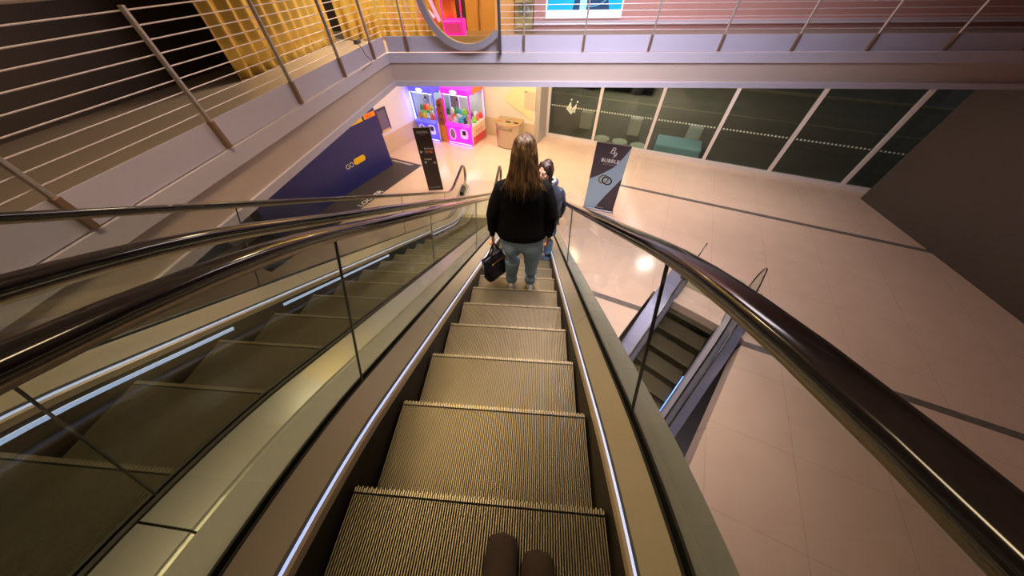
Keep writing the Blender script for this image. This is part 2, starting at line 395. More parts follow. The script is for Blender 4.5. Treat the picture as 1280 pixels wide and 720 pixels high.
# glass front: panes between mullions along t
mull = [-4.36, -2.25, -.06, 2.13, 4.32, 6.5, 8.7, 10.9, 13.0]
for i in range(len(mull)-1):
    a, b_ = mull[i], mull[i+1]
    n0, n1 = 12.9, 13.0
    fr = MB(); fr.box(a-.055, a+.055, n0, n1, -4, ZC); fr.box(a, b_, n0-.02, n1, -4.0, -3.86); fr.box(a, b_, n0, n1, ZC-.12, ZC)
    if i == len(mull)-2: fr.box(b_-.055, b_+.055, n0, n1, -4, ZC)
    wn = fr.build('window_%d' % (i+1), M_white, M=MG, kind='structure')
    MB().box(a+.05, b_-.05, 12.945, 12.955, -3.86, ZC-.12).build('pane', M_pane, wn, M=MG)
    dm = MB()
    k = 0; x = a+.12
    while x < b_-.08:
        dm.box(x, x+.05, 12.938, 12.944, -2.75, -2.71); x += .105
    if i == 0:     # crown-like figure on the first pane
        dm.prism([(-3.60,12.938,-2.82),(-3.36,12.938,-2.84),(-3.42,12.938,-2.52)], (0,.005,0))
        dm.prism([(-3.42,12.938,-2.84),(-3.20,12.938,-2.92),(-3.17,12.938,-2.58)], (0,.005,0))
        dm.prism([(-3.60,12.938,-2.80),(-3.20,12.938,-2.80),(-3.36,12.938,-2.99)], (0,.005,0))
        for q_ in ((-3.41,-2.46),(-3.15,-2.51)): dm.ell((q_[0],12.94,q_[1]), (.036,.005,.036), 14, 8)
    dm.build('pane_decal', mat('frosted_decal', lin(220,232,222), .6), wn, M=MG)

# terrace outside in the dark
def ground_mat():
    m = mat('night_asphalt', lin(92,88,76), .75, var=.25, scale=1.2, bump=.2); return m
MB().box(-26,30,13.0,46,-4.2,-4.05).build('floor', ground_mat(), M=MG, kind='structure')
rs_ = [('pale painted road line nearest the windows outside', 17.0, .10), ('pale painted road line farther out across the dark street', 19.2, .12), ('kerb line along the far side of the dark street', 24.0, .25)]
for lb, n, w_ in rs_:
    o = MB().box(-26,30,n,n+w_,-4.05,-4.045 if w_ < .2 else -3.95).build('road_line' if w_ < .2 else 'kerb', mat('road_paint', lin(140,128,104), .7), M=MG); tag(o, lb, 'road marking' if w_ < .2 else 'kerb')
M_disc = mat('paving_disc', lin(196,200,170), .6)
for (t, n, lb) in ((-2.0,13.75,'pale round paving disc outside, left of the three by the glass'), (-1.2,13.72,'pale round paving disc outside, between the other two'), (-.40,13.62,'pale round paving disc outside, half hidden behind the banner corner')):
    d = MB(); d.loft([(t,n,-4.05,.33,.33),(t,n,-4.01,.33,.33),(t,n,-4.0,.30,.30)]); d.loft([(t,n,-4.0,.2,.2),(t,n,-3.99,.2,.2)])
    o = d.build('paving_disc', M_disc, M=MG); tag(o, lb, 'paving disc', 'round discs outside the windows')
M_cube = mat('white_block_concrete', lin(215,210,195), .6)
for (t, n, lb) in ((-3.05,14.75,'white upright block outside behind the first window pane'), (-.83,14.8,'white upright block outside behind the second window pane'), (1.6,14.8,'white upright block outside behind the third window pane')):
    o = MB().box(t-.27,t+.27,n-.2,n+.2,-4.05,-3.35).build('bollard_block', M_cube, M=MG, bevel=.03); tag(o, lb, 'concrete block', 'blocks outside')
o = MB().box(.25,2.0,13.4,14.5,-4.05,-3.75).build('planter', mat('teal_planter', lin(150,196,200), .5), M=MG, bevel=.05); tag(o, 'low pale teal planter outside behind the third window', 'planter')
# parked car outside
car = thing('car', 'dark parked car outside beyond the first two window panes', 'car', tn(-3.0,21.5,-4.05), -math.atan2(ST,CT))
cb = MB(); prof = [(-2.1,.35),(-2.1,.75),(-1.3,.95),(-.7,1.42),(.8,1.45),(1.5,1.0),(2.15,.85),(2.2,.35)]
cb.rings([[Vector((x, y, z)) for x, z in prof] for y in (-.85,-.8,.8,.85)]); cb.build('body', mat('car_paint', lin(26,28,32), .2, .3, coat=1), car, bevel=.05)
for x in (-1.35,1.35):
    for y in (-.88,.68):
        MB().tube([(x,y,.33),(x,y+.2,.33)], .33, 20).build('wheel', M_blk, car)
MB().box(2.18,2.22,-.7,-.45,.6,.72).build('headlight', lamp_mat('car_green', lin(60,255,120), 4), car)

# ------------------------------------------------------------ upper storey
ZU = .2
slab = MB()
slab.box(-14, 14, 6.5, 9.6, ZC+.09, ZU); slab.box(-14, -2.74, -8, 6.5, ZC+.09, ZU); slab.box(-14, 14, 9.6, 17, ZC, ZU)
slab.box(-14, 14, 6.56, 9.6, ZC, ZC+.09); slab.box(-14, -2.8, -8, 6.56, ZC, ZC+.09)
slab.build('floor', mat('upper_floor_stone', lin(150,136,126), .3), kind='structure')
MB().box(-2.74, 14, -8, -2.45, -.1, .19).build('floor', mat('upper_floor_stone', lin(150,136,126), .3), kind='structure')
fas = [('trim_4', M_lilac, .03, .0, .135-.075, ZU+.005), ('trim_5', M_taupe, .0, 0, ZC+.085, .06), ('trim_6', M_lilac, .035, 0, ZC, ZC+.085)]
for nm, m_, pr_, _, z0, z1 in fas:
    f_ = MB(); f_.box(-2.70+pr_, 14, 6.46-pr_, 6.5, z0, z1); f_.box(-2.74, -2.70+pr_, -8, 6.5, z0, z1); f_.build(nm, m_, kind='structure')

M_post = mat('railing_steel', lin(196,184,180), .35, .5)
M_rod = mat('railing_rod', lin(226,212,216), .35, .3)
M_kick = mat('kick_panel_lilac', lin(204,196,216), .4, var=.02, scale=2)
M_pfoot = mat('post_foot_bronze', lin(150,118,96), .4, .4)
def gap_spans(z, length, gap):
    if not gap: return [(0, length)]
    h = (1.05-ZU)-z
    return [(0, 1.56-math.sqrt(max(.76**2-h*h, .01))), (2.11, length)]
def railing(label, o, ax, length, posts, sgn, extra_panel_seam=(), gap=False):
    """o = start on the slab edge; ax = direction; sgn = outward normal"""
    r = thing('railing', label, 'railing', o, math.atan2(ax[1], ax[0]))
    out = -1 if sgn < 0 else 1
    seams = [0]+sorted(extra_panel_seam)+[length]
    for i in range(len(seams)-1):
        MB().box(seams[i]+.003, seams[i+1]-.003, out*.0-.006, out*.0+.006, .015, .235).build('kick_panel', M_kick, r)
    for x in posts:
        MB().box(x-.012, x+.012, out*.008, out*.045, .02, .95).build('post', M_post, r, bevel=.003)
        MB().box(x-.02, x+.02, out*.004, out*.05, .02, .24).build('post_foot', M_pfoot, r, bevel=.003)
    for k in range(9):
        z = .30+k*.078
        for a_, b_ in gap_spans(z, length, gap): MB().tube([(a_, 0, z), (b_, 0, z)], .0045, 8).build('rod', M_rod, r)
    for a_, b_ in gap_spans(1.02, length, gap): MB().tube([(a_, 0, 1.02), (b_, 0, 1.02)], .024, 12).build('top_rail', M_post, r)
    return r
railing('horizontal-rod balcony railing with lilac kick panels, straight across above the hall', (-2.66, 6.47, ZU), (1,0), 14.0, [.39,2.53,3.58,4.72,5.9,7.1,8.3,9.5,10.7,11.9,13.1], -1, (.5,2.10,2.53,3.6,7.1,10.7), True)
railing('horizontal-rod balcony railing on the left side, running back alongside the empty escalator', (-2.70, -3.0, ZU), (0,1), 9.45, [.6,1.8,3.0,4.2,5.4,6.6,7.75,8.85], -1, (1.8,4.2,6.6,8.85))
# cable hanging on the left railing
o = MB().tube([(-2.64,5.35,.52),(-2.63,5.45,.42),(-2.63,5.5,.33),(-2.62,5.62,.25),(-2.62,5.55,.215),(-2.62,5.2,.213)], .005, 8).build('cable', M_blk); tag(o, 'thin black cable dangling down the left balcony kick panel', 'cable')
o = MB().box(-2.66,-2.60,5.3,5.42,.50,.55).build('cable_clip', mat('grey_clip', lin(110,100,96), .5)); tag(o, 'small grey box clipped to the left balcony railing above the cable', 'box')

# round gold mirror at the railing, built as see-through amber glass
rg = thing('round_frame', 'large grey round frame glazed in amber standing against the balcony railing', 'round frame', (-1.10,6.34,0))
def zc(a, R): return (R*math.cos(a), R*math.sin(a))
A0, A1 = math.radians(-222), math.radians(-47)
ro, ri, zc0 = .80, .70, 1.05
rngp = [[Vector((R*math.cos(a), yy, zc0+R*math.sin(a))) for R, yy in ((ri,-.05),(ro,-.05),(ro,.05),(ri,.05))] for a in [A0+(A1-A0)*i/60 for i in range(61)]]
MB().rings(rngp).build('ring', mat('round_frame_grey', lin(160,150,160), .4), rg, smooth=False)
MB().box(.535,.575,-.06,.06,.20,2.1).build('side_post', mat('post_dark', lin(90,80,84), .4, .3), rg)
MB().prism([(ri*math.cos(a), .01, zc0+ri*math.sin(a)) for a in [A0+(A1-A0)*i/60 for i in range(61)]]+[(.53,.01,zc0+.5),(.2,.01,zc0+.66)], (0,.008,0)).build('amber_pane', M_amber, rg)

# rooms behind the upper railing
M_gold = mat('gold_satin', lin(222,190,100), .28, .55, var=.15, scale=3)
def curtain(label, pts, z0, z1, amp=.05, f=5.5):
    mb = MB(); P_ = [Vector((*p, 0)) for p in pts]; rows = []
    Ls = [0]
    for i in range(1, len(P_)): Ls.append(Ls[-1]+(P_[i]-P_[i-1]).length)
    N_ = int(Ls[-1]/.025); base = []
    for i in range(N_+1):
        s_ = Ls[-1]*i/N_
        for k in range(1, len(Ls)):
            if s_ <= Ls[k]+1e-6: break
        d = (P_[k]-P_[k-1]).normalized(); p = P_[k-1]+d*(s_-Ls[k-1]); nn = Vector((-d.y, d.x, 0))
        base.append((p, nn, s_))
    vs = []; nz_ = 6
    for j in range(nz_+1):
        z = z0+(z1-z0)*j/nz_
        for p, nn, s_ in base:
            q = p+nn*(amp*math.sin(s_*2*PI*f/1.6+.6*math.sin(s_*3+j*.12))+.02*math.sin(s_*11))
            vs.append((q.x, q.y, z))
    w_ = N_+1; fs = [(j*w_+i, j*w_+i+1, (j+1)*w_+i+1, (j+1)*w_+i) for j in range(nz_) for i in range(N_)]
    o = mb.add(vs, fs).build('curtain', M_gold, smooth=True); 
    so = o.modifiers.new('t', 'SOLIDIFY'); so.thickness = .004
    return tag(o, label, 'curtain')
curtain('shiny gold pleated curtain on the upper storey behind the left end of the railing', [(-4.1,7.7),(-1.6,7.9)], ZU+.005, 2.6)
curtain('shiny gold pleated curtain behind the left side balcony railing', [(-4.2,4.6),(-4.2,7.6)], ZU+.005, 2.6)
M_brick = mat('terracotta_wall', lin(212,160,152), .55, var=.05, scale=5)
MB().box(-.02, 14, 8.8, 9.0, ZU, 3.8).build('wall_back', M_brick, kind='structure')
MB().box(-.02, 14, 8.74, 8.8, .30, .37).build('trim_7', M_lilac, kind='structure')
MB().box(-1.6, -.1, 8.9, 9.1, ZU, 3.8).build('wall_back', mat('amber_wall', lin(226,180,110), .5, var=.03), kind='structure')  # amber wall added behind the mirror glass as its golden image
MB().box(-5.2, -1.6, 8.9, 9.1, ZU, 3.8).build('wall_back', M_dark, kind='structure')
MB().box(-5.3, -5.1, -7.9, 9.0, ZU, 3.8).build('wall_left', M_dark, kind='structure')
# arch on the added amber wall, standing in for the mirror's reflected arch
ar = MB(); pts_ = [Vector((-.88+.42*math.cos(a), 8.88, .5+.75*math.sin(a))) for a in [PI*i/20 for i in range(21)]]
ar.tube([(-.46,8.88,.2)]+pts_+[(-1.30,8.88,.2)], .02, 8, up=(0,1,0)); ar.build('trim_8', mat('arch_moulding', lin(170,130,80), .5), kind='structure')
# display cabinet strip between amber wall and terracotta wall
dc = thing('display_case', 'narrow glass display case behind the railing, right of the round frame', 'display case', (-.22,8.55,ZU))
MB().box(-.22,.18,-.15,.2,0,.08).build('plinth', mat('case_plinth', lin(120,100,70), .5), dc)
MB().box(-.22,.18,-.15,-.14,.08,1.8).build('glass_front', M_clear, dc)
MB().box(-.22,.18,.19,.2,.08,1.8).build('back_panel', mat('case_back', lin(190,176,120), .4), dc)
for k in range(4):
    MB().box(-.22,.18,-.13,.19,.08+.4*k,.10+.4*k).build('shelf', mat('case_shelf', lin(150,130,100), .3), dc)
for k, (x, z, c, lb) in enumerate(((-.08,.30,(120,150,120),'green glass ornament on the lowest shelf of the display case, left'), (.07,.30,(170,190,190),'pale glass ornament on the lowest shelf of the display case, right'), (-.05,.70,(120,160,130),'green glass ornament on the second shelf of the display case'))):
    o = MB().loft([(0,0,0,.035,.035),(0,0,.05,.06,.06),(0,0,.11,.03,.03),(0,0,.16,.045,.045),(0,0,.18,.02,.02)], 20).build('ornament', mat('orn%d' % k, lin(*c), .2), smooth=True)
    o.location = (-.22+x, 8.55, ZU+z); tag(o, lb, 'ornament')
# poster with blue art
ps = thing('poster', 'large blue illuminated poster with white border on the terracotta wall upstairs', 'poster', (1.085,8.76,1.05))
MB().box(-.84,.84,-.02,.02,-.64,.75).build('backing', mat('poster_white', lin(240,246,244), .5, emit=lin(235,245,245), es=.45), ps)
MB().box(-.81,.81,-.024,-.02,-.50,.72).build('artwork', mat('poster_cyan', lin(10,170,215), .4, emit=lin(10,175,225), es=.55, var=.35, scale=2.5), ps)
MB().prism([(-.25,-.028,-.5),(.55,-.028,-.5),(.35,-.028,.1),(-.1,-.028,.3)], (0,.003,0)).build('art_shade', mat('poster_navy', lin(30,70,110), .5, emit=lin(20,70,120), es=.3), ps)
MB().box(-.10,.05,-.033,-.028,-.50,.5).build('art_column', mat('poster_pale', lin(160,215,240), .5, emit=lin(150,210,245), es=.5), ps)
for R in (.35, .5):
    MB().tube([(.15+R*math.cos(a), -.03, .05+R*math.sin(a)) for a in [-1.9+1.7*i/20 for i in range(21)]], .006, 6, up=(0,1,0)).build('art_arc', mat('poster_line', lin(120,200,235), .5, emit=lin(120,200,240), es=.5), ps)
# magenta unit and blue tubes added as stand-ins for the mirror's reflections
au = thing('arcade_cabinet', 'small glowing magenta prize cabinet upstairs seen through the round amber frame', 'arcade machine', (-1.62,7.7,ZU))
M_mag = mat('magenta_glow_plastic', lin(230,40,220), .35, emit=lin(255,20,235), es=1.2)
MB().box(-.2,.2,-.2,.2,0,.32).build('base', M_mag, au, bevel=.02)
MB().box(-.16,.16,-.205,-.2,.14,.28).build('front_panel', mat('magenta_mid', lin(190,60,190), .4, emit=lin(220,60,210), es=.4), au)
for x in (-.19,.19):
    MB().box(x-.012,x+.012,-.19,-.165,.32,.75).build('post', M_mag, au)
MB().box(-.2,.2,-.2,.2,.75,.85).build('roof', M_mag, au)
for i, (x0, z0, x1, z1) in enumerate(((-2.05,.75,-1.9,.5),(-2.2,.62,-2.0,.55),)):
    o = MB().tube([(x0,7.6,z0+.1),(x1,7.6,z1)], .035, 10).build('neon_tube', lamp_mat('blue_neon', lin(50,40,255), 1.3)); tag(o, ['upper blue neon tube behind the round frame', 'lower blue neon tube behind the round frame'][i], 'neon tube', 'blue neon tubes upstairs')

# enclosing walls and ceiling of the atrium
MB().box(-5.3, 14, -8.1, -7.9, ZU, 4.2).build('wall_front', M_dark, kind='structure')
MB().box(11.0, 11.2, -8, 9, -8, 4.2).build('wall_right', M_dark, kind='structure')
MB().box(-5.3, 14, -8.1, 9.1, 4.2, 4.4).build('ceiling', mat('ceiling_paint', lin(150,140,130), .7), kind='structure')

# ------------------------------------------------------------ lettering
def text(s, parent, origin, xa, ya, size, m, name='lettering', depth=.001, shear=0, align='LEFT', space=1.0, bold=0):
    cu = bpy.data.curves.new(name, 'FONT'); cu.body = s; cu.size = size; cu.extrude = depth; cu.shear = shear; cu.offset = bold; cu.align_x = align; cu.space_character = space
    o = bpy.data.objects.new(name, cu); COL.objects.link(o)
    xa = Vector(xa).normalized(); ya = Vector(ya).normalized(); za = xa.cross(ya)
    R = Matrix((xa, ya, za)).transposed().to_4x4(); R.translation = Vector(origin)
    dg = bpy.context.evaluated_depsgraph_get(); me = bpy.data.meshes.new_from_object(o.evaluated_get(dg)); me.name = name
    bpy.data.objects.remove(o); me.transform(R); me.materials.clear(); me.materials.append(m)
    o2 = bpy.data.objects.new(name, me); COL.objects.link(o2)
    if parent: o2.parent = parent
    return o2
M_wt = mat('white_print', lin(230,228,226), .5, var=0)
M_wt2 = mat('grey_print', lin(170,168,168), .5, var=0)

# ------------------------------------------------------------ lockers + mat (in grid frame under an Empty rotated by the grid)
GR = -math.atan2(ST, CT)
def gthing(name, label, cat, t, n, z=-4.0, group=None): return thing(name, label, cat, tn(t, n, z), GR, group)
M_navy = mat('locker_navy', lin(34,40,118), .35, var=.04)
M_seam = mat('locker_seam', lin(22,24,74), .5)
M_yel = mat('yellow_label', lin(240,196,24), .45, var=.02); M_org = mat('orange_label', lin(245,140,24), .45, var=.02)
lk = gthing('locker_bank', 'tall navy blue parcel locker bank with yellow and orange labels against the left wall', 'locker', -9.0, 7.82)
MB().box(-.78,0,-5.0,0,0,2.08).build('cabinet', M_navy, lk, bevel=.01)
sm = MB()
for k in range(7): sm.box(0,.003,-2.2,-.10,1.0+.115*k,1.008+.115*k)
sm.box(0,.003,-2.2,-2.194,.1,1.78); sm.box(0,.003,-1.12,-1.115,.5,1.78)
sm.build('door_seams', M_seam, lk)
MB().box(.001,.006,-.54,-.03,1.80,1.95).build('orange_sign', M_org, lk)
MB().box(.001,.006,-1.24,-.62,1.80,1.95).build('yellow_sign', M_yel, lk)
text('24/7', lk, (.008,-.43,1.83), (0,1,0), (0,0,1), .12, mat('label_red', lin(190,50,20), .5))
text('PARCEL', lk, (.008,-1.14,1.84), (0,1,0), (0,0,1), .10, mat('label_ochre', lin(190,140,10), .5))
pill = MB(); pts_ = [( .004, -1.51+.10*math.cos(a)*1+(.0 if math.cos(a) < 0 else .32), .79+.10*math.sin(a)) for a in [2*PI*i/32 for i in range(32)]]
pill.prism(pts_, (.006,0,0)); pill.build('yellow_pill', M_yel, lk)
text('GO', lk, (.008,-1.98,.70), (0,1,0), (0,0,1), .22, M_wt)
mt = gthing('floor_mat', 'dark grey floor graphic with white lettering lying in front of the blue lockers', 'floor mat', -9.0, 8.28)
MB().box(-.6,1.1,-6.5,0,.001,.006).build('mat_sheet', mat('mat_grey', lin(66,58,62), .5, var=.05), mt)
text('LOCKER', mt, (1.04,-3.22,.007), (0,1,0), (-1,0,0), .28, M_wt, bold=.008)
text('STORE OR COLLECT', mt, (-.30,-.20,.007), (1,0,0), (0,1,0), .11, M_wt, shear=.3, bold=.005)

# ------------------------------------------------------------ totem
td = Vector((.49,.07,0)); tz = math.atan2(.07,.49)
to = thing('wayfinding_totem', 'slim dark wayfinding totem with arrows and small coloured squares', 'sign', (-3.55,8.76,-4), tz)
MB().box(-.01,.50,0,.07,0,2.05).build('panel', mat('totem_brown', lin(50,36,36), .4, var=.04), to, bevel=.006)
MB().box(.03,.46,-.004,0,.10,.112).build('foot_line', M_wt2, to)
text('CENTRAL', to, (.25,-.002,1.90), (1,0,0), (0,0,1), .085, M_wt, align='CENTER')
text('SHOPPING', to, (.25,-.002,1.855), (1,0,0), (0,0,1), .035, M_wt2, align='CENTER')
text('Parkhaus', to, (.19,-.002,1.42), (1,0,0), (0,0,1), .075, M_wt)
text('Ausgang', to, (.11,-.002,1.09), (1,0,0), (0,0,1), .070, M_wt)
for i, c in enumerate(((110,150,120),(205,70,50),(215,110,80))):
    MB().box(.19+.085*i,.265+.085*i,-.004,0,1.30,1.385).build('colour_square', mat('sq%d' % i, lin(*c), .5), to)
MB().box(.10,.17,-.004,0,.97,1.05).build('info_square', mat('sq9', lin(150,180,200), .5), to)
def arrow(x, z, s):
    a = MB(); a.box(x-.045,x+.045,-.004,0,z-.009,z+.009)
    for q in (-1,1): a.prism([(x+s*.05,-.004,z),(x+s*.035,-.004,z),(x+s*.0,-.004,z+q*.04),(x+s*.018,-.004,z+q*.045)], (0,.004,0))
    a.build('arrow', M_wt, to)
arrow(.08,1.345,-1); arrow(.41,.985,1)
text('Ebene 0', to, (.30,-.002,.13), (1,0,0), (0,0,1), .035, M_wt2)

# ------------------------------------------------------------ banner
bd = Vector((2.71-1.83, 7.74-8.01, 0)); bw = bd.length; bz = math.atan2(bd.y, bd.x)
bn = thing('roll_up_banner', 'roll-up banner with dark corners, pale blue diagonal band and two rings', 'banner', (1.83,8.01,-4), bz)
W, H, z0 = bw, 2.0, .05
MB().box(-.02,W+.02,-.04,.12,0,z0).build('base_cassette', mat('banner_alu', lin(150,150,155), .3, .8), bn, bevel=.01)
MB().box(0,W,0,.004,z0,z0+H).build('sheet', mat('banner_dark', lin(68,56,66), .45, var=.03), bn)
U = lambda u, v, d=-.002: (u*W, d, z0+v*H)
band = [U(0,.47),U(.2,.53),U(.42,.60),U(.65,.69),U(.84,.83),U(1,.985),U(1,.56),U(.84,.43),U(.62,.24),U(.45,.08),U(.38,0),U(0,0)]
MB().prism(band, (0,.002,0)).build('blue_band', mat('banner_blue', lin(158,184,204), .4, var=.1, scale=3), bn)
MB().box(0,W,-.01,.015,z0+H,z0+H+.02).build('top_bar', mat('banner_alu', lin(150,150,155)), bn)
for (cx, cz, rx, rz_, tl) in ((.44,.5,.135,.115,.5),(.56,.485,.135,.11,-.3)):
    pts_ = []
    for i in range(28):
        a = 2*PI*i/28; x, z = rx*math.cos(a), rz_*math.sin(a)
        pts_.append((cx*W+x*math.cos(tl)-z*math.sin(tl), -.006, z0+cz*H+x*math.sin(tl)+z*math.cos(tl)))
    MB().tube(pts_, .02, 8, up=(0,1,0), flat=.25, closed=True).build('ring_picture', mat('ring_gold' if cx < .5 else 'ring_dark', lin(128,112,70) if cx < .5 else lin(50,46,44), .3, .6), bn)
text('B', bn, (.50*W,-.004,z0+.88*H), (1,0,0), (0,0,1), .24, M_wt, shear=.3, align='CENTER')
text('9', bn, (.57*W,-.004,z0+.825*H), (1,0,0), (0,0,1), .22, M_wt, shear=.3, align='CENTER')
text('BUBBLE', bn, (.50*W,-.004,z0+.755*H), (1,0,0), (0,0,1), .135, M_wt, shear=.1, align='CENTER', space=1.1, bold=.003)
text('JEWELRY', bn, (.50*W,-.004,z0+.715*H), (1,0,0), (0,0,1), .06, M_wt2, align='CENTER', space=1.5)
text('Bubble', bn, (.42*W,-.004,z0+.02*H), (1,0,0), (0,0,1), .08, M_wt2, shear=.4)

# ------------------------------------------------------------ litter bin
bi = gthing('recycling_bin', 'wide bow-fronted steel recycling bin with slots in its sloping top by the cream wall', 'bin', -5.5, 11.25)
M_bin = mat('bin_steel', lin(196,186,170), .3, .8, var=.04)
def dpro(z, w_, d_, bul): 
    r = [Vector((w_*math.sin(a), -bul*math.cos(a)-.05*0, z)) for a in [-PI/2+PI*i/16 for i in range(17)]]
    return r+[Vector((w_, d_, z)), Vector((-w_, d_, z))]
b = MB(); b.rings([dpro(.03,.52,.35,.30), dpro(.88,.55,.38,.34)]); b.build('body', M_bin, bi)
b = MB(); b.rings([dpro(0,.52,.34,.28), dpro(.03,.52,.34,.28)]); b.build('plinth', M_blk, bi)
b = MB(); r0 = dpro(.88,.56,.39,.35); r1 = [Vector((p.x, p.y, .92+(p.y+.35)*.12)) for p in dpro(0,.56,.39,.35)]; b.rings([r0, r1]); b.build('top', mat('bin_top', lin(200,180,150), .2, .85), bi)
for i, x in enumerate((-.36, 0, .36)):
    MB().loft([(x,.02,.965,.12,.05),(x,.02,.972,.12,.05)], 20).build('slot', [mat('slot_orange', lin(230,110,60), .4, emit=lin(255,90,30), es=.3), M_blk, M_blk][i], bi)
MB().box(-.35,.35,-.345,-.33,.74,.81).build('label_plate', mat('bin_label', lin(160,140,115), .4), bi)

# ------------------------------------------------------------ claw machines
def machine(label, t, n, w_, d_, h_, col, ecol, es, group, cname):
    r = gthing('claw_machine', label, 'claw machine', t, n, group=group)
    mc = mat(cname+'_shell', lin(*col), .3, emit=lin(*ecol), es=es)
    mw = mat(cname+'_post', lin(225,215,245), .3, emit=lin(*[(v+255)/2 for v in ecol]), es=.7)
    MB().box(0,w_,0,d_,.03,.78).build('base_cabinet', mat(cname+'_side', lin(225,205,200), .4, var=.3, scale=6), r, bevel=.02)
    MB().box(.02,w_-.02,-.06,0,.05,.80).build('front_panel', mc, r, bevel=.03)
    c = MB(); c.obox((.04,-.16,.72), (w_-.08,0,0), (0,.18,.08), (0,-.02,.05)); c.build('control_panel', mc, r, bevel=.015)
    j = MB().tube([(w_*.35,-.09,.78),(w_*.35,-.10,.86)], .008, 8); j.ell((w_*.35,-.10,.88), (.022,.022,.022)); j.build('joystick', M_blk, r, smooth=True)
    # oval ornament and prize door
    ov = MB(); ov.tube([(w_*.24+.15*math.cos(a), -.065, .40+.22*math.sin(a)) for a in [2*PI*i/28 for i in range(28)]], .022, 8, up=(0,1,0), closed=True); ov.build('oval_trim', mw, r, smooth=True)
    MB().loft([(w_*.24,-.062,.40,.13,.002)], 4) if False else None
    e = MB(); e.prism([(w_*.24+.12*math.cos(a), -.066, .40+.19*math.sin(a)) for a in [2*PI*i/28 for i in range(28)]], (0,.01,0)); e.build('oval_panel', mat(cname+'_oval', lin(150,130,170), .4), r)
    f = MB(); f.prism([(w_*.70+.19*math.copysign(abs(math.cos(a))**.6, math.cos(a)), -.068, .47+.20*math.copysign(abs(math.sin(a))**.6, math.sin(a))) for a in [2*PI*i/28 for i in range(28)]], (0,.012,0)); f.build('door_surround', mw, r)
    MB().box(w_*.70-.08,w_*.70+.10,-.075,-.066,.42,.60).build('prize_door', M_blk, r, bevel=.01)
    for x in (0, w_-.05):
        for y in (0, d_-.05): MB().box(x,x+.05,y,y+.05,.78,h_-.25).build('corner_post', mc if y == 0 else mw, r, bevel=.008)
    MB().box(.05,w_-.05,.015,.02,.80,h_-.25).build('glass_pane', M_clear, r)
    for x in (.015, w_-.02): MB().box(x,x+.005,.05,d_-.05,.80,h_-.25).build('glass_pane', M_clear, r)
    MB().box(.05,w_-.05,d_-.03,d_-.02,.80,h_-.25).build('back_panel', mat('case_back_pale', lin(190,205,195), .3), r)
    MB().box(.02,w_-.02,.02,d_-.02,.78,.80).build('toy_tray', mat('tray_white', lin(225,225,225), .5), r)
    hd_ = MB(); hd_.rings([[Vector((x, y, z)) for x, y, z in ((0,-.03,h_-.26),(w_,-.03,h_-.26),(w_,d_,h_-.26),(0,d_,h_-.26))], [Vector((x, y, z)) for x, y, z in ((0,-.10,h_-.05),(w_,-.10,h_-.05),(w_,d_,h_-.05),(0,d_,h_-.05))]])
    hd_.build('header', mc, r, bevel=.02)
    s_ = MB(); s_.ell((w_*.5,-.09,h_-.15), (.17,.02,.07), 24, 10); s_.build('header_sign', mat('sign_white', (.9,.9,.9), .4, emit=(1,.95,1), es=1.0), r, smooth=True)
    MB().box(.05,w_-.05,.02,.05,h_-.29,h_-.26).build('lamp_strip', lamp_mat(cname+'_lamp', (.95,.97,1), 3), r)
    # claw
    g_ = MB(); g_.box(.06,w_-.06,d_*.4,d_*.4+.04,h_-.32,h_-.29); g_.tube([(w_*.3,d_*.4,h_-.3),(w_*.3,d_*.4,h_-.52)], .012, 8); g_.ell((w_*.3,d_*.4,h_-.56), (.05,.05,.05))
    for k in range(3):
        a = 2*PI*k/3; dx, dy = math.cos(a), math.sin(a)
        g_.tube([(w_*.3+.03*dx,d_*.4+.03*dy,h_-.58),(w_*.3+.11*dx,d_*.4+.11*dy,h_-.64),(w_*.3+.06*dx,d_*.4+.06*dy,h_-.74)], .010, 6)
    l_ = bpy.data.lights.new('case_lamp', 'AREA'); l_.energy = 9; l_.size = .8; l_.color = (.95,1,.97)
    lo = bpy.data.objects.new('case_lamp', l_); COL.objects.link(lo); lo.parent = r; lo.location = (w_*.5, d_*.5, h_-.30)
    g_.build('claw', mat('claw_dark', lin(60,55,60), .3, .7), r, smooth=True)
    return r
pk = machine('claw machine glowing magenta and pink, nearer to the steel bin', -8.15, 10.6, 1.28, 1.15, 2.12, (235,60,225), (255,20,230), .75, 'claw machines in the corner', 'pink')
bl = machine('claw machine glowing blue, left one of the pair behind the totem', -9.62, 10.45, 1.14, 1.15, 2.08, (110,110,240), (60,60,255), .75, 'claw machines in the corner', 'blue')
MB().box(-.022,-.004,-.03,.03,.80,1.80).build('led_strip', lamp_mat('blue_edge_glow', (.10,.12,1), 16), bl)  # glowing strip added to tint the left wall blue
MB().box(.05,1.09,-.075,-.062,.04,.07).build('led_strip', lamp_mat('blue_base_glow', (.15,.15,1), 9), bl)  # glowing strip added for a blue cast on the floor
MB().box(.05,1.23,-.075,-.062,.04,.07).build('led_strip', lamp_mat('pink_base_glow', (1,.06,.8), 12), pk)  # glowing strip added for a pink cast on the floor
# coloured graphic on the pink machine's right side
MB().box(1.281,1.285,.05,1.1,.06,.35).build('side_graphic', mat('side_red', lin(200,60,70), .4, var=.4, scale=5), pk)
MB().box(1.281,1.285,.05,1.1,.35,.74).build('side_graphic', mat('side_cream', lin(225,190,170), .4, var=.4, scale=7), pk)
MB().box(1.281,1.285,.3,1.15,1.86,2.08).build('header_graphic', mat('side_orange', lin(235,120,60), .4, var=.4, scale=5), pk)
text('TOYS', pk, (1.287,.25,.42), (0,1,0), (0,0,1), .22, mat('toy_text', lin(200,40,80), .5))
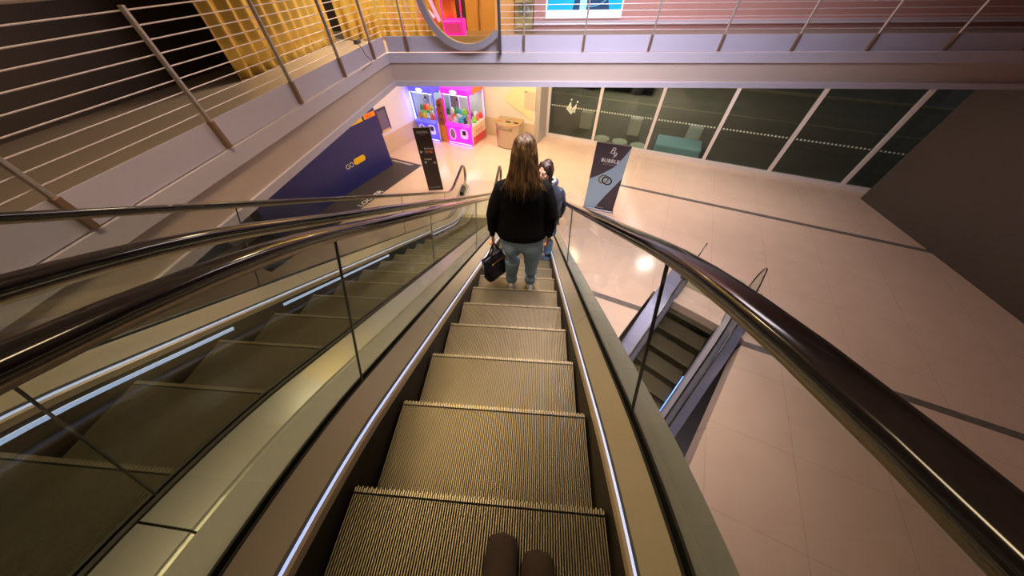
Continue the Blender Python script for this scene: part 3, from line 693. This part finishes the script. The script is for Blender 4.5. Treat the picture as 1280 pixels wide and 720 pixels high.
# narrow changer between them
ch = gthing('change_machine', 'narrow brown and orange change machine with a rounded top between the claw machines', 'change machine', -8.42, 10.5)
MB().box(0,.26,0,.3,0,.70).build('base', mat('changer_orange', lin(220,140,50), .4), ch, bevel=.01)
c = MB(); pr_ = [(0,.70),(.26,.70),(.26,1.52)]+[(.13+.13*math.cos(a), 1.52+.13*math.sin(a)) for a in [PI*i/12 for i in range(1,12)]]+[(0,1.52)]
c.prism([(x,0,z) for x,z in pr_], (0,.2,0)); c.build('upper_panel', mat('changer_brown', lin(150,80,50), .4), ch)
for z, s_ in ((1.45,.06),(1.15,.04),(.92,.05)): MB().box(.13-s_,.13+s_,-.006,0,z-.04,z+.04).build('slot_plate', mat('changer_dark', lin(80,40,30), .4), ch, bevel=.004)
# toys
toyc = {'lime':(140,230,60),'green':(50,170,70),'sky blue':(80,190,230),'white':(235,235,235),'coral':(250,110,90),'yellow':(245,215,40),'pink':(245,150,180),'red':(225,50,40),'navy':(60,60,110),'orange':(245,150,50)}
tm = {}
for nm, c in toyc.items():
    b = MB(); b.ell((0,0,.085), (.095,.09,.085), 14, 9); b.ell((0,-.01,.165), (.068,.062,.06), 14, 9)
    for s_ in (-1,1): b.ell((s_*.045,0,.222), (.022,.015,.028), 8, 6); b.ell((s_*.08,-.05,.05), (.03,.04,.03), 8, 6)
    tm[nm] = b.build('plush_toy', mat('plush_'+nm, lin(*c), .8, sheen=.3, var=.05), smooth=True); 
def toys(mach, t0, n0, w_, d_, names, where, group):
    cnt = 0; cols = 5
    for i, nm in enumerate(names):
        o = tm[nm].copy(); COL.objects.link(o)
        r_, c_ = divmod(i, cols)
        lay = .0
        if r_ >= 4: lay = .29; r_ -= 4; xo = .1
        else: xo = 0
        x = .14+xo+(w_-.28)*c_/(cols-1)*(.8 if xo else 1); y = .16+xo+(d_-.3)*r_/3
        p = tn(t0+x, n0+y, -3.2+lay+.0)
        o.location = p; o.rotation_euler = (0, 0, random.uniform(-1.5,1.5)); s_ = random.uniform(.95,1.05); o.scale = (s_,)*3
        tag(o, '%s plush toy heaped inside the %s claw machine' % (nm, where), 'plush toy', group)
toys(pk, -8.15, 10.6, 1.28, 1.15, ['pink','white','sky blue','navy','lime','coral','white','sky blue','pink','lime','yellow','white','green','navy','coral','yellow','coral','green','white','red','white','green','sky blue','lime'], 'magenta', 'plush toys in the magenta machine')
toys(bl, -9.62, 10.45, 1.14, 1.15, ['orange','yellow','white','coral','coral','lime','green','white','coral','red','lime','green','red','red','white','yellow','white','orange','red','green','green','red','orange'], 'blue', 'plush toys in the blue machine')
for o in tm.values(): bpy.data.objects.remove(o)

# ------------------------------------------------------------ people
M_skin = mat('skin', lin(214,160,132), .5, var=.04)
M_black = mat('black_knit', lin(12,11,13), .9, var=.2, scale=60, bump=.4, bscale=300, spec=.2)
M_jean = mat('light_denim', lin(150,176,202), .8, var=.14, scale=14, bump=.3, bscale=400, spec=.2)
M_jean2 = mat('blue_denim', lin(108,142,188), .8, var=.14, scale=14, spec=.2)
M_shoe = mat('white_trainer', lin(205,205,210), .6); M_sole = mat('shoe_sole', lin(225,225,225), .6)
def hair_mat(name, c0, c1):
    m = bpy.data.materials.new(name); m.use_nodes = True; nt = m.node_tree; N = nt.nodes; L = nt.links; b = N['Principled BSDF']
    tc = N.new('ShaderNodeTexCoord'); mp = N.new('ShaderNodeMapping'); mp.inputs['Scale'].default_value = (55,55,2.5); nz = N.new('ShaderNodeTexNoise'); nz.inputs['Scale'].default_value = 1; nz.inputs['Detail'].default_value = 4
    L.new(tc.outputs['Object'], mp.inputs['Vector']); L.new(mp.outputs[0], nz.inputs['Vector'])
    cr = N.new('ShaderNodeValToRGB'); cr.color_ramp.elements[0].position = .36; cr.color_ramp.elements[1].position = .68
    cr.color_ramp.elements[0].color = (*lin(*c0), 1); cr.color_ramp.elements[1].color = (*lin(*c1), 1); L.new(nz.outputs['Fac'], cr.inputs[0]); L.new(cr.outputs[0], b.inputs['Base Color'])
    bp = N.new('ShaderNodeBump'); bp.inputs['Strength'].default_value = .5; bp.inputs['Distance'].default_value = .01; L.new(nz.outputs['Fac'], bp.inputs['Height']); L.new(bp.outputs[0], b.inputs['Normal'])
    b.inputs['Roughness'].default_value = .42; return m
M_hair = hair_mat('blond_brown_hair', (44,30,18), (124,92,56)); M_hair2 = hair_mat('dark_hair', (26,17,15), (62,40,34))

def hand(mb, w, d, side, curl=.9, s=1.0, grip=False):
    """w = wrist, d = direction the hand hangs, side = direction the thumb lies towards"""
    w, d, side = Vector(w), Vector(d).normalized(), Vector(side).normalized()
    pn = d.cross(side).normalized()                        # palm thickness axis
    mb.tube([w-d*.03, w+d*.01*s, w+d*.05*s, w+d*.088*s], [.024*s,.026*s,.034*s,.034*s], 12, flat=.5, up=pn, round_ends=True)
    ln = (.070,.078,.073,.058)
    for i, l in enumerate(ln):
        b = w+d*.085*s+side*(.027-.018*i)*s
        k1 = d*math.cos(curl*.5)-pn*math.sin(curl*.5); k2 = d*math.cos(curl*1.3)-pn*math.sin(curl*1.3); k3 = d*math.cos(curl*2.1)-pn*math.sin(curl*2.1)
        p1 = b+k1*l*.45*s; p2 = p1+k2*l*.32*s; p3 = p2+k3*l*.25*s
        mb.tube([b-d*.015, b, p1, p2, p3], [.0095*s,.0095*s,.0088*s,.008*s,.007*s], 8, round_ends=True)
    b = w+d*.03*s+side*.026*s
    mb.tube([b-side*.012, b, b+side*.02*s+d*.025*s-pn*.006, b+side*.018*s+d*.055*s-pn*.016], [.013*s,.012*s,.010*s,.008*s], 8, round_ends=True)

def head(mb, c, fwd, s=1.0):
    """face looks along fwd"""
    f = Vector(fwd).normalized(); r = f.cross(Vector((0,0,1))).normalized(); u = r.cross(f)
    R = Matrix((r, f, u)).transposed(); c = Vector(c)
    P_ = lambda x, y, z: c+R @ Vector((x*s, y*s, z*s))
    mb.ell(c+R @ Vector((0,-.012*s,.02*s)), (.074*s,.095*s,.105*s), 22, 14, mat=R)
    mb.ell(P_(0,.03,-.045), (.056*s,.060*s,.070*s), 18, 12, mat=R)
    mb.ell(P_(0,.055,-.098), (.026*s,.026*s,.020*s), 12, 8, mat=R)         # chin
    mb.tube([P_(0,.083,.022), P_(0,.102,-.012), P_(0,.106,-.022)], [.008*s,.012*s,.013*s], 8, round_ends=True)   # nose
    for q in (-1,1):
        mb.ell(P_(q*.040,.052,-.025), (.022*s,.022*s,.022*s), 10, 8, mat=R)  # cheek
        mb.ell(P_(q*.076,-.005,-.008), (.010*s,.018*s,.030*s), 10, 8, mat=R)  # ear
        mb.tube([P_(q*.014,.084,.034), P_(q*.048,.070,.036)], .007*s, 6, round_ends=True)    # brow
    mb.tube([P_(0,-.02,-.06), P_(0,-.035,-.17)], [.052*s,.056*s], 16, round_ends=True)     # neck
    return P_

def face_bits(P_, par, s=1.0):
    lp = MB(); lp.ell(P_(0,.094,-.062), (.022*s,.010*s,.009*s), 12, 8); lp.build('lips', mat('lips', lin(180,88,84), .4), par, smooth=True)
    for q in (-1,1):
        e = MB(); e.ell(P_(q*.031,.075,.014), (.013*s,.009*s,.009*s), 12, 8); e.build('eye', mat('eye_white', lin(235,232,228), .3), par, smooth=True)
        e = MB(); e.ell(P_(q*.031,.083,.014), (.006*s,.004*s,.006*s), 10, 8); e.build('iris', mat('iris', lin(40,28,22), .3), par, smooth=True)

def shoe(par, x, y, z, rz=0, s=1.0, ms=None, mo=None, name='shoe', wide=1.0):
    R = Matrix.Rotation(rz, 4, 'Z'); R.translation = Vector((x, y, z))
    b = MB()
    secs = [(-.015,.030,.05),(.02,.036,.075),(.08,.036,.082),(.13,.041,.060),(.18,.045,.046),(.23,.043,.040),(.252,.038,.034),(.264,.030,.026)]
    rs = []
    for yy, hw, hh in secs:
        rs.append([Vector((hw*wide*s*math.cos(a), yy*s, .022*s+max(0, math.sin(a))*hh*s-.0)) for a in [PI*i/10 for i in range(11)]]+[Vector((-hw*wide*s*.9, yy*s, .015*s)), Vector((hw*wide*s*.9, yy*s, .015*s))])
    b.rings(rs); o = b.build(name, ms or M_shoe, par, smooth=True, M=R, sub=1)
    so = MB(); n = 24
    def outl(k): return [Vector(((.040+.006*math.sin(2*PI*i/n)) * math.copysign(abs(math.cos(2*PI*i/n))**.72, math.cos(2*PI*i/n))*s*k*wide, (.122+.139*math.sin(2*PI*i/n)*k)*s, 0)) for i in range(n)]
    so.rings([[p+Vector((0,0,0)) for p in outl(1.0)], [p+Vector((0,0,.026*s)) for p in outl(1.05)]]); so.build('sole', mo or M_sole, o, M=R)

# --- the woman
wz = P0.zY(2.4); wy = 2.27; wx = .075
wm = thing('person', 'woman with long highlighted hair, black sweater and light jeans, seen from behind', 'person', (0,0,0))
wm.location = (wx, wy, wz)
bd_ = MB()
hc = (.0,.02,1.665)
head(bd_, hc, (0.05,1,-.1), 1.0)
bd_.loft([(0,0,1.42,.12,.07),(0,0,1.47,.07,.06),(0,.0,1.53,.055,.055)], 20)
lw, rw = Vector((-.325,.0,.79)), Vector((.275,.0,.80))
hand(bd_, lw, (0.03,-.0,-1), (.1,1,0), curl=1.1, s=1.0)
hand(bd_, rw, (-.05,.0,-1), (-.1,1,0), curl=.95, s=1.0)
bd_.tube([lw+Vector((.01,0,.12)), lw], [.034,.026], 12, round_ends=True); bd_.tube([rw+Vector((0,0,.12)), rw], [.034,.026], 12, round_ends=True)
bd_.build('body', M_skin, wm, remesh=.006, smit=3)
sw = MB()
sw.loft([(-.015,0,.815,.235,.155),(-.012,0,.84,.262,.175),(-.01,0,.90,.265,.178),(-.01,0,1.0,.250,.165),(-.01,0,1.10,.240,.150),(-.005,0,1.22,.242,.145),(0,0,1.32,.225,.130),(0,0,1.39,.175,.105),(0,0,1.45,.115,.080),(0,0,1.495,.078,.068),(0,0,1.52,.070,.064)], 40, pw=2.3)
for sd, wr in ((-1, lw), (1, rw)):
    sh_ = Vector((sd*.190-.004,0,1.345)); el = Vector((sd*.285-.022, -.045, 1.07))
    if sd > 0: el = Vector((.285,-.04,1.08))
    w2 = wr+Vector((0,0,.03))
    sw.tube([sh_+Vector((-sd*.06,0,.02)), sh_, sh_.lerp(el,.5)+Vector((sd*.012,0,0)), el, el.lerp(w2,.5), w2+Vector((0,0,.035)), w2], [.075,.082,.072,.062,.054,.046,.040], 18, round_ends=True)
sw.build('sweater', M_black, wm, remesh=.011, smit=8)
jn_ = MB()
jn_.loft([(-.01,0,.68,.19,.13),(-.01,0,.74,.222,.150),(-.01,0,.82,.235,.160),(-.01,0,.94,.20,.13)], 32, pw=2.3)
for sd, ax_, kx in ((-1,-.130,-.122),(1,.10,.100)):
    jn_.tube([(sd*.098-.01,0,.82),(sd*.108-.01,0,.70),(sd*.112-.01,0,.58),(kx+.006,0,.44),(ax_+.004,-.005,.26),(ax_,-.005,.16),(ax_,-.0,.085)], [.125,.127,.112,.094,.079,.073,.073], 20, round_ends=False)
for q in (-1,1): jn_.ell((q*.1-.01,-.06,.70), (.108,.100,.12), 18, 12)
jn_.build('jeans', M_jean, wm, remesh=.010, smit=6)
for sd, ax_ in ((-1,-.130),(1,.10)):
    shoe(wm, ax_, -.085, .001, rz=-.06*sd, s=1.05)
# hair: cap and long locks
hr = MB()
hr.ell((0,-.012,1.705), (.103,.116,.118), 26, 16)
hr.loft([(0,-.035,1.76,.080,.07),(0,-.045,1.70,.108,.085),(0,-.055,1.62,.120,.080),(.0,-.070,1.54,.126,.070),(.0,-.095,1.46,.132,.050),(.0,-.115,1.40,.110,.032)], 26)
hr.build('hair', M_hair, wm, remesh=.008, smit=4)
lk_ = MB(); rnd = random.Random(3)
for i in range(110):
    u = -1+2*(i+.5)/110; a_ = u*1.45; x0, y0 = .100*math.sin(a_), -.012-.112*math.cos(a_)
    x2, y2 = .126*math.sin(a_), -.065-.078*math.cos(a_)
    x1 = u*.150+rnd.uniform(-.02,.02); l = rnd.uniform(1.28,1.42); y1 = -.165+abs(u)*.03+rnd.uniform(-.012,.012)
    if abs(u) > .8: l = rnd.uniform(1.36,1.44); x1 *= 1.15
    lk_.tube([(x0*.35,-.04+.3*(y0+.012),1.815),(x0*.8,y0*.85,1.775),(x0*1.03,y0-.004,1.70),(x0*1.12,(y0+y2)/2-.006,1.62),(x2*1.03,y2-.004+rnd.uniform(-.004,.004),1.53),((x2+x1)/2,(y2+y1)/2-.01,1.46),(x1,y1,(1.44+l)/2),(x1*1.05+rnd.uniform(-.02,.02),y1+.004,l)], [.002,.006,.007,.008,.009,.009,.006,.0012], 6, flat=.7)
lk_.build('hair_locks', M_hair, wm, smooth=True)

# --- bag held by her
bg = thing('handbag', 'dark navy tote handbag hanging from the woman\'s left hand', 'handbag', (wx-.315, wy-.01, wz+.37))
Rb = Matrix.Rotation(math.radians(50), 4, 'Z') @ Matrix.Diagonal((1.12,1.1,1.25,1))
M_bag = mat('navy_leather', lin(20,22,44), .35, var=.1, scale=20, coat=.2)
b = MB(); b.loft([(0,0,-.145,.135,.055),(0,0,-.12,.145,.065),(0,0,0,.152,.055),(0,0,.115,.168,.035),(0,0,.135,.170,.028)], 32, pw=4.5)
b.build('bag_body', M_bag, bg, M=Rb, smooth=True)
grip = Vector((wx, wy, wz))+lw+Vector((.003,.0,-.105))-Vector(bg.location)
gi = Rb.inverted() @ grip
for y in (-.033,.033):
    b = MB(); pts_ = []
    for i in range(15):
        f = i/14; x = -.085+.17*f; k = math.sin(PI*f)**.6
        base = Vector((x, y, .10)); pts_.append(base.lerp(Vector((gi.x+(x)*.25, gi.y*(.9), gi.z)), k) if 0 < f < 1 else base)
    b.tube(pts_, .0075, 8, up=(0,1,0)); b.build('handle', mat('bag_handle', lin(16,14,18), .4), bg, M=Rb, smooth=True)
b = MB()
for i in range(9): b.tube([(-.08+.018*i+.010*math.cos(a), -.062, .085+.008*math.sin(a)-.0006*(i-4)**2) for a in [2*PI*k/8 for k in range(8)]], .0025, 5, up=(0,1,0), closed=True)
b.ell((-.088,-.062,.072), (.014,.005,.018), 10, 6); b.ell((.085,-.062,.085), (.014,.005,.012), 10, 6)
b.build('gold_charm', mat('charm_gold', lin(225,180,90), .25, .9), bg, M=Rb)

# --- the girl two steps below
gz = P0.zY(3.6); gy = 3.46; gx = .375
gl_ = thing('person', 'dark-haired girl in a padded navy jacket and blue jeans, farther down the escalator, half hidden', 'person', (gx, gy, gz))
bd_ = MB(); fw_ = Vector((-.55,-.83,.02))
Pq = head(bd_, (-.075,-.03,1.60), fw_, .97)
bd_.loft([(-.03,0,1.34,.10,.06),(-.045,0,1.42,.06,.055),(-.06,-.0,1.52,.05,.05)], 18)
glw, grw = Vector((-.21,.03,.82)), Vector((.185,.05,.85))
hand(bd_, glw, (0,0,-1), (0,-1,0), s=.92); hand(bd_, grw, (0,0,-1), (0,-1,0), s=.92)
bd_.build('body', M_skin, gl_, remesh=.006, smit=3)
face_bits(Pq, gl_, .97)
jk = MB(); M_jack = mat('navy_padded_nylon', lin(32,38,58), .5, var=.12, scale=12, sheen=.2)
jk.loft([(0,0,.78,.17,.13),(0,0,.81,.195,.155),(0,0,.90,.200,.160),(0,0,.925,.188,.148),(0,0,.95,.200,.160),(0,0,1.05,.203,.158),(0,0,1.075,.192,.148),(0,0,1.10,.205,.156),(0,0,1.20,.205,.152),(0,0,1.225,.195,.142),(0,0,1.25,.205,.145),(0,0,1.32,.185,.125),(-.01,0,1.39,.13,.10),(-.02,0,1.45,.09,.085)], 36, pw=2.3)
for sd, wr in ((-1, glw), (1, grw)):
    s0_ = Vector((sd*.155,0,1.30)); el = Vector((sd*.215,.03,1.04)); w2 = wr+Vector((0,0,.03))
    pts_ = []; rr_ = []
    for i in range(13):
        f = i/12; p = s0_.lerp(el, f*2) if f < .5 else el.lerp(w2, f*2-1); pts_.append(p); rr_.append(.075-.022*f+(.006 if i % 2 else -.004))
    jk.tube(pts_, rr_, 16, round_ends=True)
jk.build('jacket', M_jack, gl_, remesh=.011, smit=3)
hd2 = MB(); pts_ = [(-.02+.115*math.cos(a), .045+.085*math.sin(a), 1.43-.03*math.sin(a)*0-.02*math.cos(a)*0) for a in [-.9+2*PI*.80*i/20 for i in range(21)]]
hd2.tube(pts_, .032, 12, round_ends=True); hd2.build('hood', M_jack, gl_, smooth=True)
hl = MB(); hl.tube([(-.02+.095*math.cos(a), .035+.075*math.sin(a), 1.462) for a in [-1.2+2*PI*.86*i/20 for i in range(21)]], .015, 10, round_ends=True); hl.build('collar_lining', mat('collar_cream', lin(205,190,170), .8), gl_, smooth=True)
j2 = MB(); j2.loft([(0,0,.66,.15,.12),(0,0,.75,.165,.13),(0,0,.86,.15,.11)], 28)
for sd in (-1,1): j2.tube([(sd*.08,0,.78),(sd*.09,0,.60),(sd*.082,.0,.42),(sd*.08,-.005,.2),(sd*.08,-.005,.07)], [.088,.09,.072,.074,.078], 18)
j2.build('jeans', M_jean2, gl_, remesh=.010, smit=5)
for sd in (-1,1): shoe(gl_, sd*.082, -.06, .001, s=.92)
h2 = MB(); c_ = Vector((-.075,-.03,1.60)); f2 = fw_.normalized()
h2.ell(c_-f2*.026+Vector((0,0,.042)), (.088,.098,.098), 24, 14)
r2 = Vector((-f2.y, f2.x, 0))
for q in (-1,1): h2.tube([c_+r2*q*.06-f2*.0+Vector((0,0,.10)), c_+r2*q*.082-f2*.01+Vector((0,0,.02)), c_+r2*q*.088-f2*.01+Vector((0,0,-.07)), c_+r2*q*.085-f2*.02+Vector((0,0,-.15))], [.025,.028,.028,.02], 12, round_ends=True)
h2.tube([c_-f2*.06+Vector((0,0,.08)), c_-f2*.09, c_-f2*.095+Vector((0,0,-.14))], [.07,.075,.055], 16, round_ends=True)
h2.build('hair', M_hair2, gl_, remesh=.008, smit=4)

# --- the photographer's own feet at the bottom edge
pb = thing('person', 'person standing at the bottom edge, only the dark brown rounded boot tips in view', 'person', (.175,-.30,0))
zf = P0.zY(0)+.003
pb.location.z = zf
M_boot = mat('brown_suede', lin(46,32,20), .9, var=.2, scale=30)
for x, dy in ((-.062,-.09),(.062,-.125)):
    shoe(pb, x, dy, 0, rz=.0, s=1.12, wide=1.18, ms=M_boot, mo=mat('boot_sole', lin(40,34,28), .8), name='boot')
tr_ = MB()
for x in (-.075,.06):
    tr_.tube([(x,-.045,.06),(x,-.06,.25),(x*1.05,-.04,.48),(x*1.1,-.09,.80)], [.062,.060,.066,.085], 16)
tr_.loft([(0,-.09,.76,.16,.12),(0,-.09,.86,.17,.12),(0,-.09,.98,.155,.11)], 24)
tr_.build('trousers', mat('dark_trousers', lin(34,32,36), .85), pb, remesh=.012, smit=5)

tr2 = MB()
tr2.loft([(0,-.13,.88,.175,.12),(0,-.15,1.05,.19,.125),(0,-.17,1.25,.205,.125),(0,-.18,1.36,.185,.11),(0,-.18,1.43,.10,.075),(0,-.17,1.47,.07,.065)], 30, pw=2.3)
hs = []
for sd in (-1,1):
    s_ = Vector((sd*.17,-.18,1.35)); e_ = Vector((sd*.24,-.10,1.10)); h_ = Vector((sd*.075,.10,1.24)); hs.append((sd, e_, h_))
    tr2.tube([s_, s_.lerp(e_,.5)+Vector((sd*.01,-.01,0)), e_, e_.lerp(h_,.5), h_-(h_-e_).normalized()*.03], [.075,.062,.055,.046,.038], 16, round_ends=True)
tr2.build('jacket', mat('dark_jacket', lin(30,30,36), .85), pb, remesh=.012, smit=6)
b2 = MB(); Pp = head(b2, (0,-.13,1.60), (0,.9,-.35), 1.0)
b2.tube([(0,-.18,1.42),(0,-.16,1.52)], [.055,.052], 14, round_ends=True)
for sd, e_, h_ in hs: b2.tube([h_-(h_-e_).normalized()*.06, h_], [.028,.025], 12, round_ends=True); hand(b2, h_, (-sd*.5,.25,.5), (-sd*.2,.6,.6), curl=.7)
b2.build('body', M_skin, pb, remesh=.006, smit=3); face_bits(Pp, pb)
h3 = MB(); h3.ell((0,-.165,1.645), (.088,.100,.095), 22, 14); h3.build('hair', M_hair2, pb, smooth=True)

# ------------------------------------------------------------ lights
def area(loc, rot, size, power, col, sy=None, spread=None):
    l = bpy.data.lights.new('ceiling_lamp', 'AREA'); l.energy = power; l.color = col; l.size = size
    if sy: l.shape = 'RECTANGLE'; l.size_y = sy
    if spread: l.spread = math.radians(spread)
    o = bpy.data.objects.new('ceiling_lamp', l); COL.objects.link(o); o.location = loc; o.rotation_euler = rot
    return o
def spot(loc, tgt, power, ang, col, r=.1, blend=.5):
    l = bpy.data.lights.new('spot_lamp', 'SPOT'); l.energy = power; l.color = col; l.spot_size = math.radians(ang); l.spot_blend = blend; l.shadow_soft_size = r
    o = bpy.data.objects.new('spot_lamp', l); COL.objects.link(o); o.location = loc
    o.rotation_euler = (Vector(tgt)-Vector(loc)).to_track_quat('-Z', 'Y').to_euler(); return o
WARM = (1,.75,.44); WARM2 = (1,.72,.38); NEU = (1,.90,.82); COOL = (.86,.88,1)
# warm downlights below the upper storey
for t, n, pw_ in ((-8.3,8.6,40),(-6.2,10.2,85),(-3.6,10.6,105),(-5.0,7.9,75),(-1.5,9.8,70),(-7.6,5.4,40)):
    p = tn(t, n); area((p.x, p.y, ZC-.03), (0,0,0), .5, pw_, WARM)
for t, n, pw_ in ((1.6,10.6,62),(3.8,10.4,22)):
    p = tn(t, n); area((p.x, p.y, ZC-.03), (0,0,0), .6, pw_, (1,.88,.82))
# atrium lamps
area((1.0,3.5,4.1), (0,0,0), 2.0, 120, (1,.83,.84), 3.0, 66)
area((-1.0,1.5,4.1), (0,0,0), 1.0, 60, WARM, 2.5, 110)
spot((.3,6.2,4.0), (0,1.6,-1.0), 160, 40, WARM2, .08)
spot((-.8,-1.2,4.0), (0,.6,-.2), 45, 50, WARM2, .25)
# upstairs
area((3.0,7.4,3.9), (0,0,0), 1.5, 110, (1,.86,.90), 3)
area((-2.8,7.2,3.9), (0,0,0), 1.0, 150, WARM)
area((1.2,3.2,3.4), (math.radians(38),0,0), 2.0, 150, (.86,.86,1), 3, 110)  # fill without a fixture, added to lighten the balcony fascia
area((-1.2,8.5,2.6), (0,0,0), .6, 45, (1,.85,.6))  # fill added to brighten the amber stand-in room behind the mirror glass
area((-3.2,6.9,2.8), (math.radians(20),0,0), .6, 90, (1,.9,.7))  # extra mid-air light added to make the gold curtain brighter
# street lamp outside and lower storey
p = tn(-1,19); area((p.x,p.y,1.5), (0,0,0), 2, 900, (1,.85,.6), 8)
p = tn(0,14.3); area((p.x,p.y,-.6), (0,0,0), .6, 40, (.85,1,.95), 6)
area((4,-1,-4.5), (0,0,0), 1.5, 60, (.7,.75,1))

w = bpy.data.worlds.new('World'); SC.world = w; w.use_nodes = True
w.node_tree.nodes['Background'].inputs[0].default_value = (.32,.30,.33,1); w.node_tree.nodes['Background'].inputs[1].default_value = .2

# ------------------------------------------------------------ camera
f_px, pi_, ya, ro_ = 347.690, .8712969, -.0920647, -.0220443
cy, sy, cp, sp = math.cos(ya), math.sin(ya), math.cos(pi_), math.sin(pi_)
fwv = Vector((sy*cp, cy*cp, -sp)); r0 = Vector((cy, -sy, 0)); u0 = r0.cross(fwv)
rv = r0*math.cos(ro_)+u0*math.sin(ro_); uv = -r0*math.sin(ro_)+u0*math.cos(ro_)
cd = bpy.data.cameras.new('camera'); co = bpy.data.objects.new('camera', cd); COL.objects.link(co)
cd.sensor_width = 36; cd.lens = f_px/1280*36; cd.clip_start = .02; cd.clip_end = 200
Mx = Matrix((rv, uv, -fwv)).transposed().to_4x4(); Mx.translation = Vector((.161183,-.059224,1.319520)); co.matrix_world = Mx
SC.camera = co
vs = SC.view_settings; vs.view_transform = 'Standard'; vs.look = 'None'; vs.gamma = 1; vs.use_curve_mapping = False; vs.exposure = 0
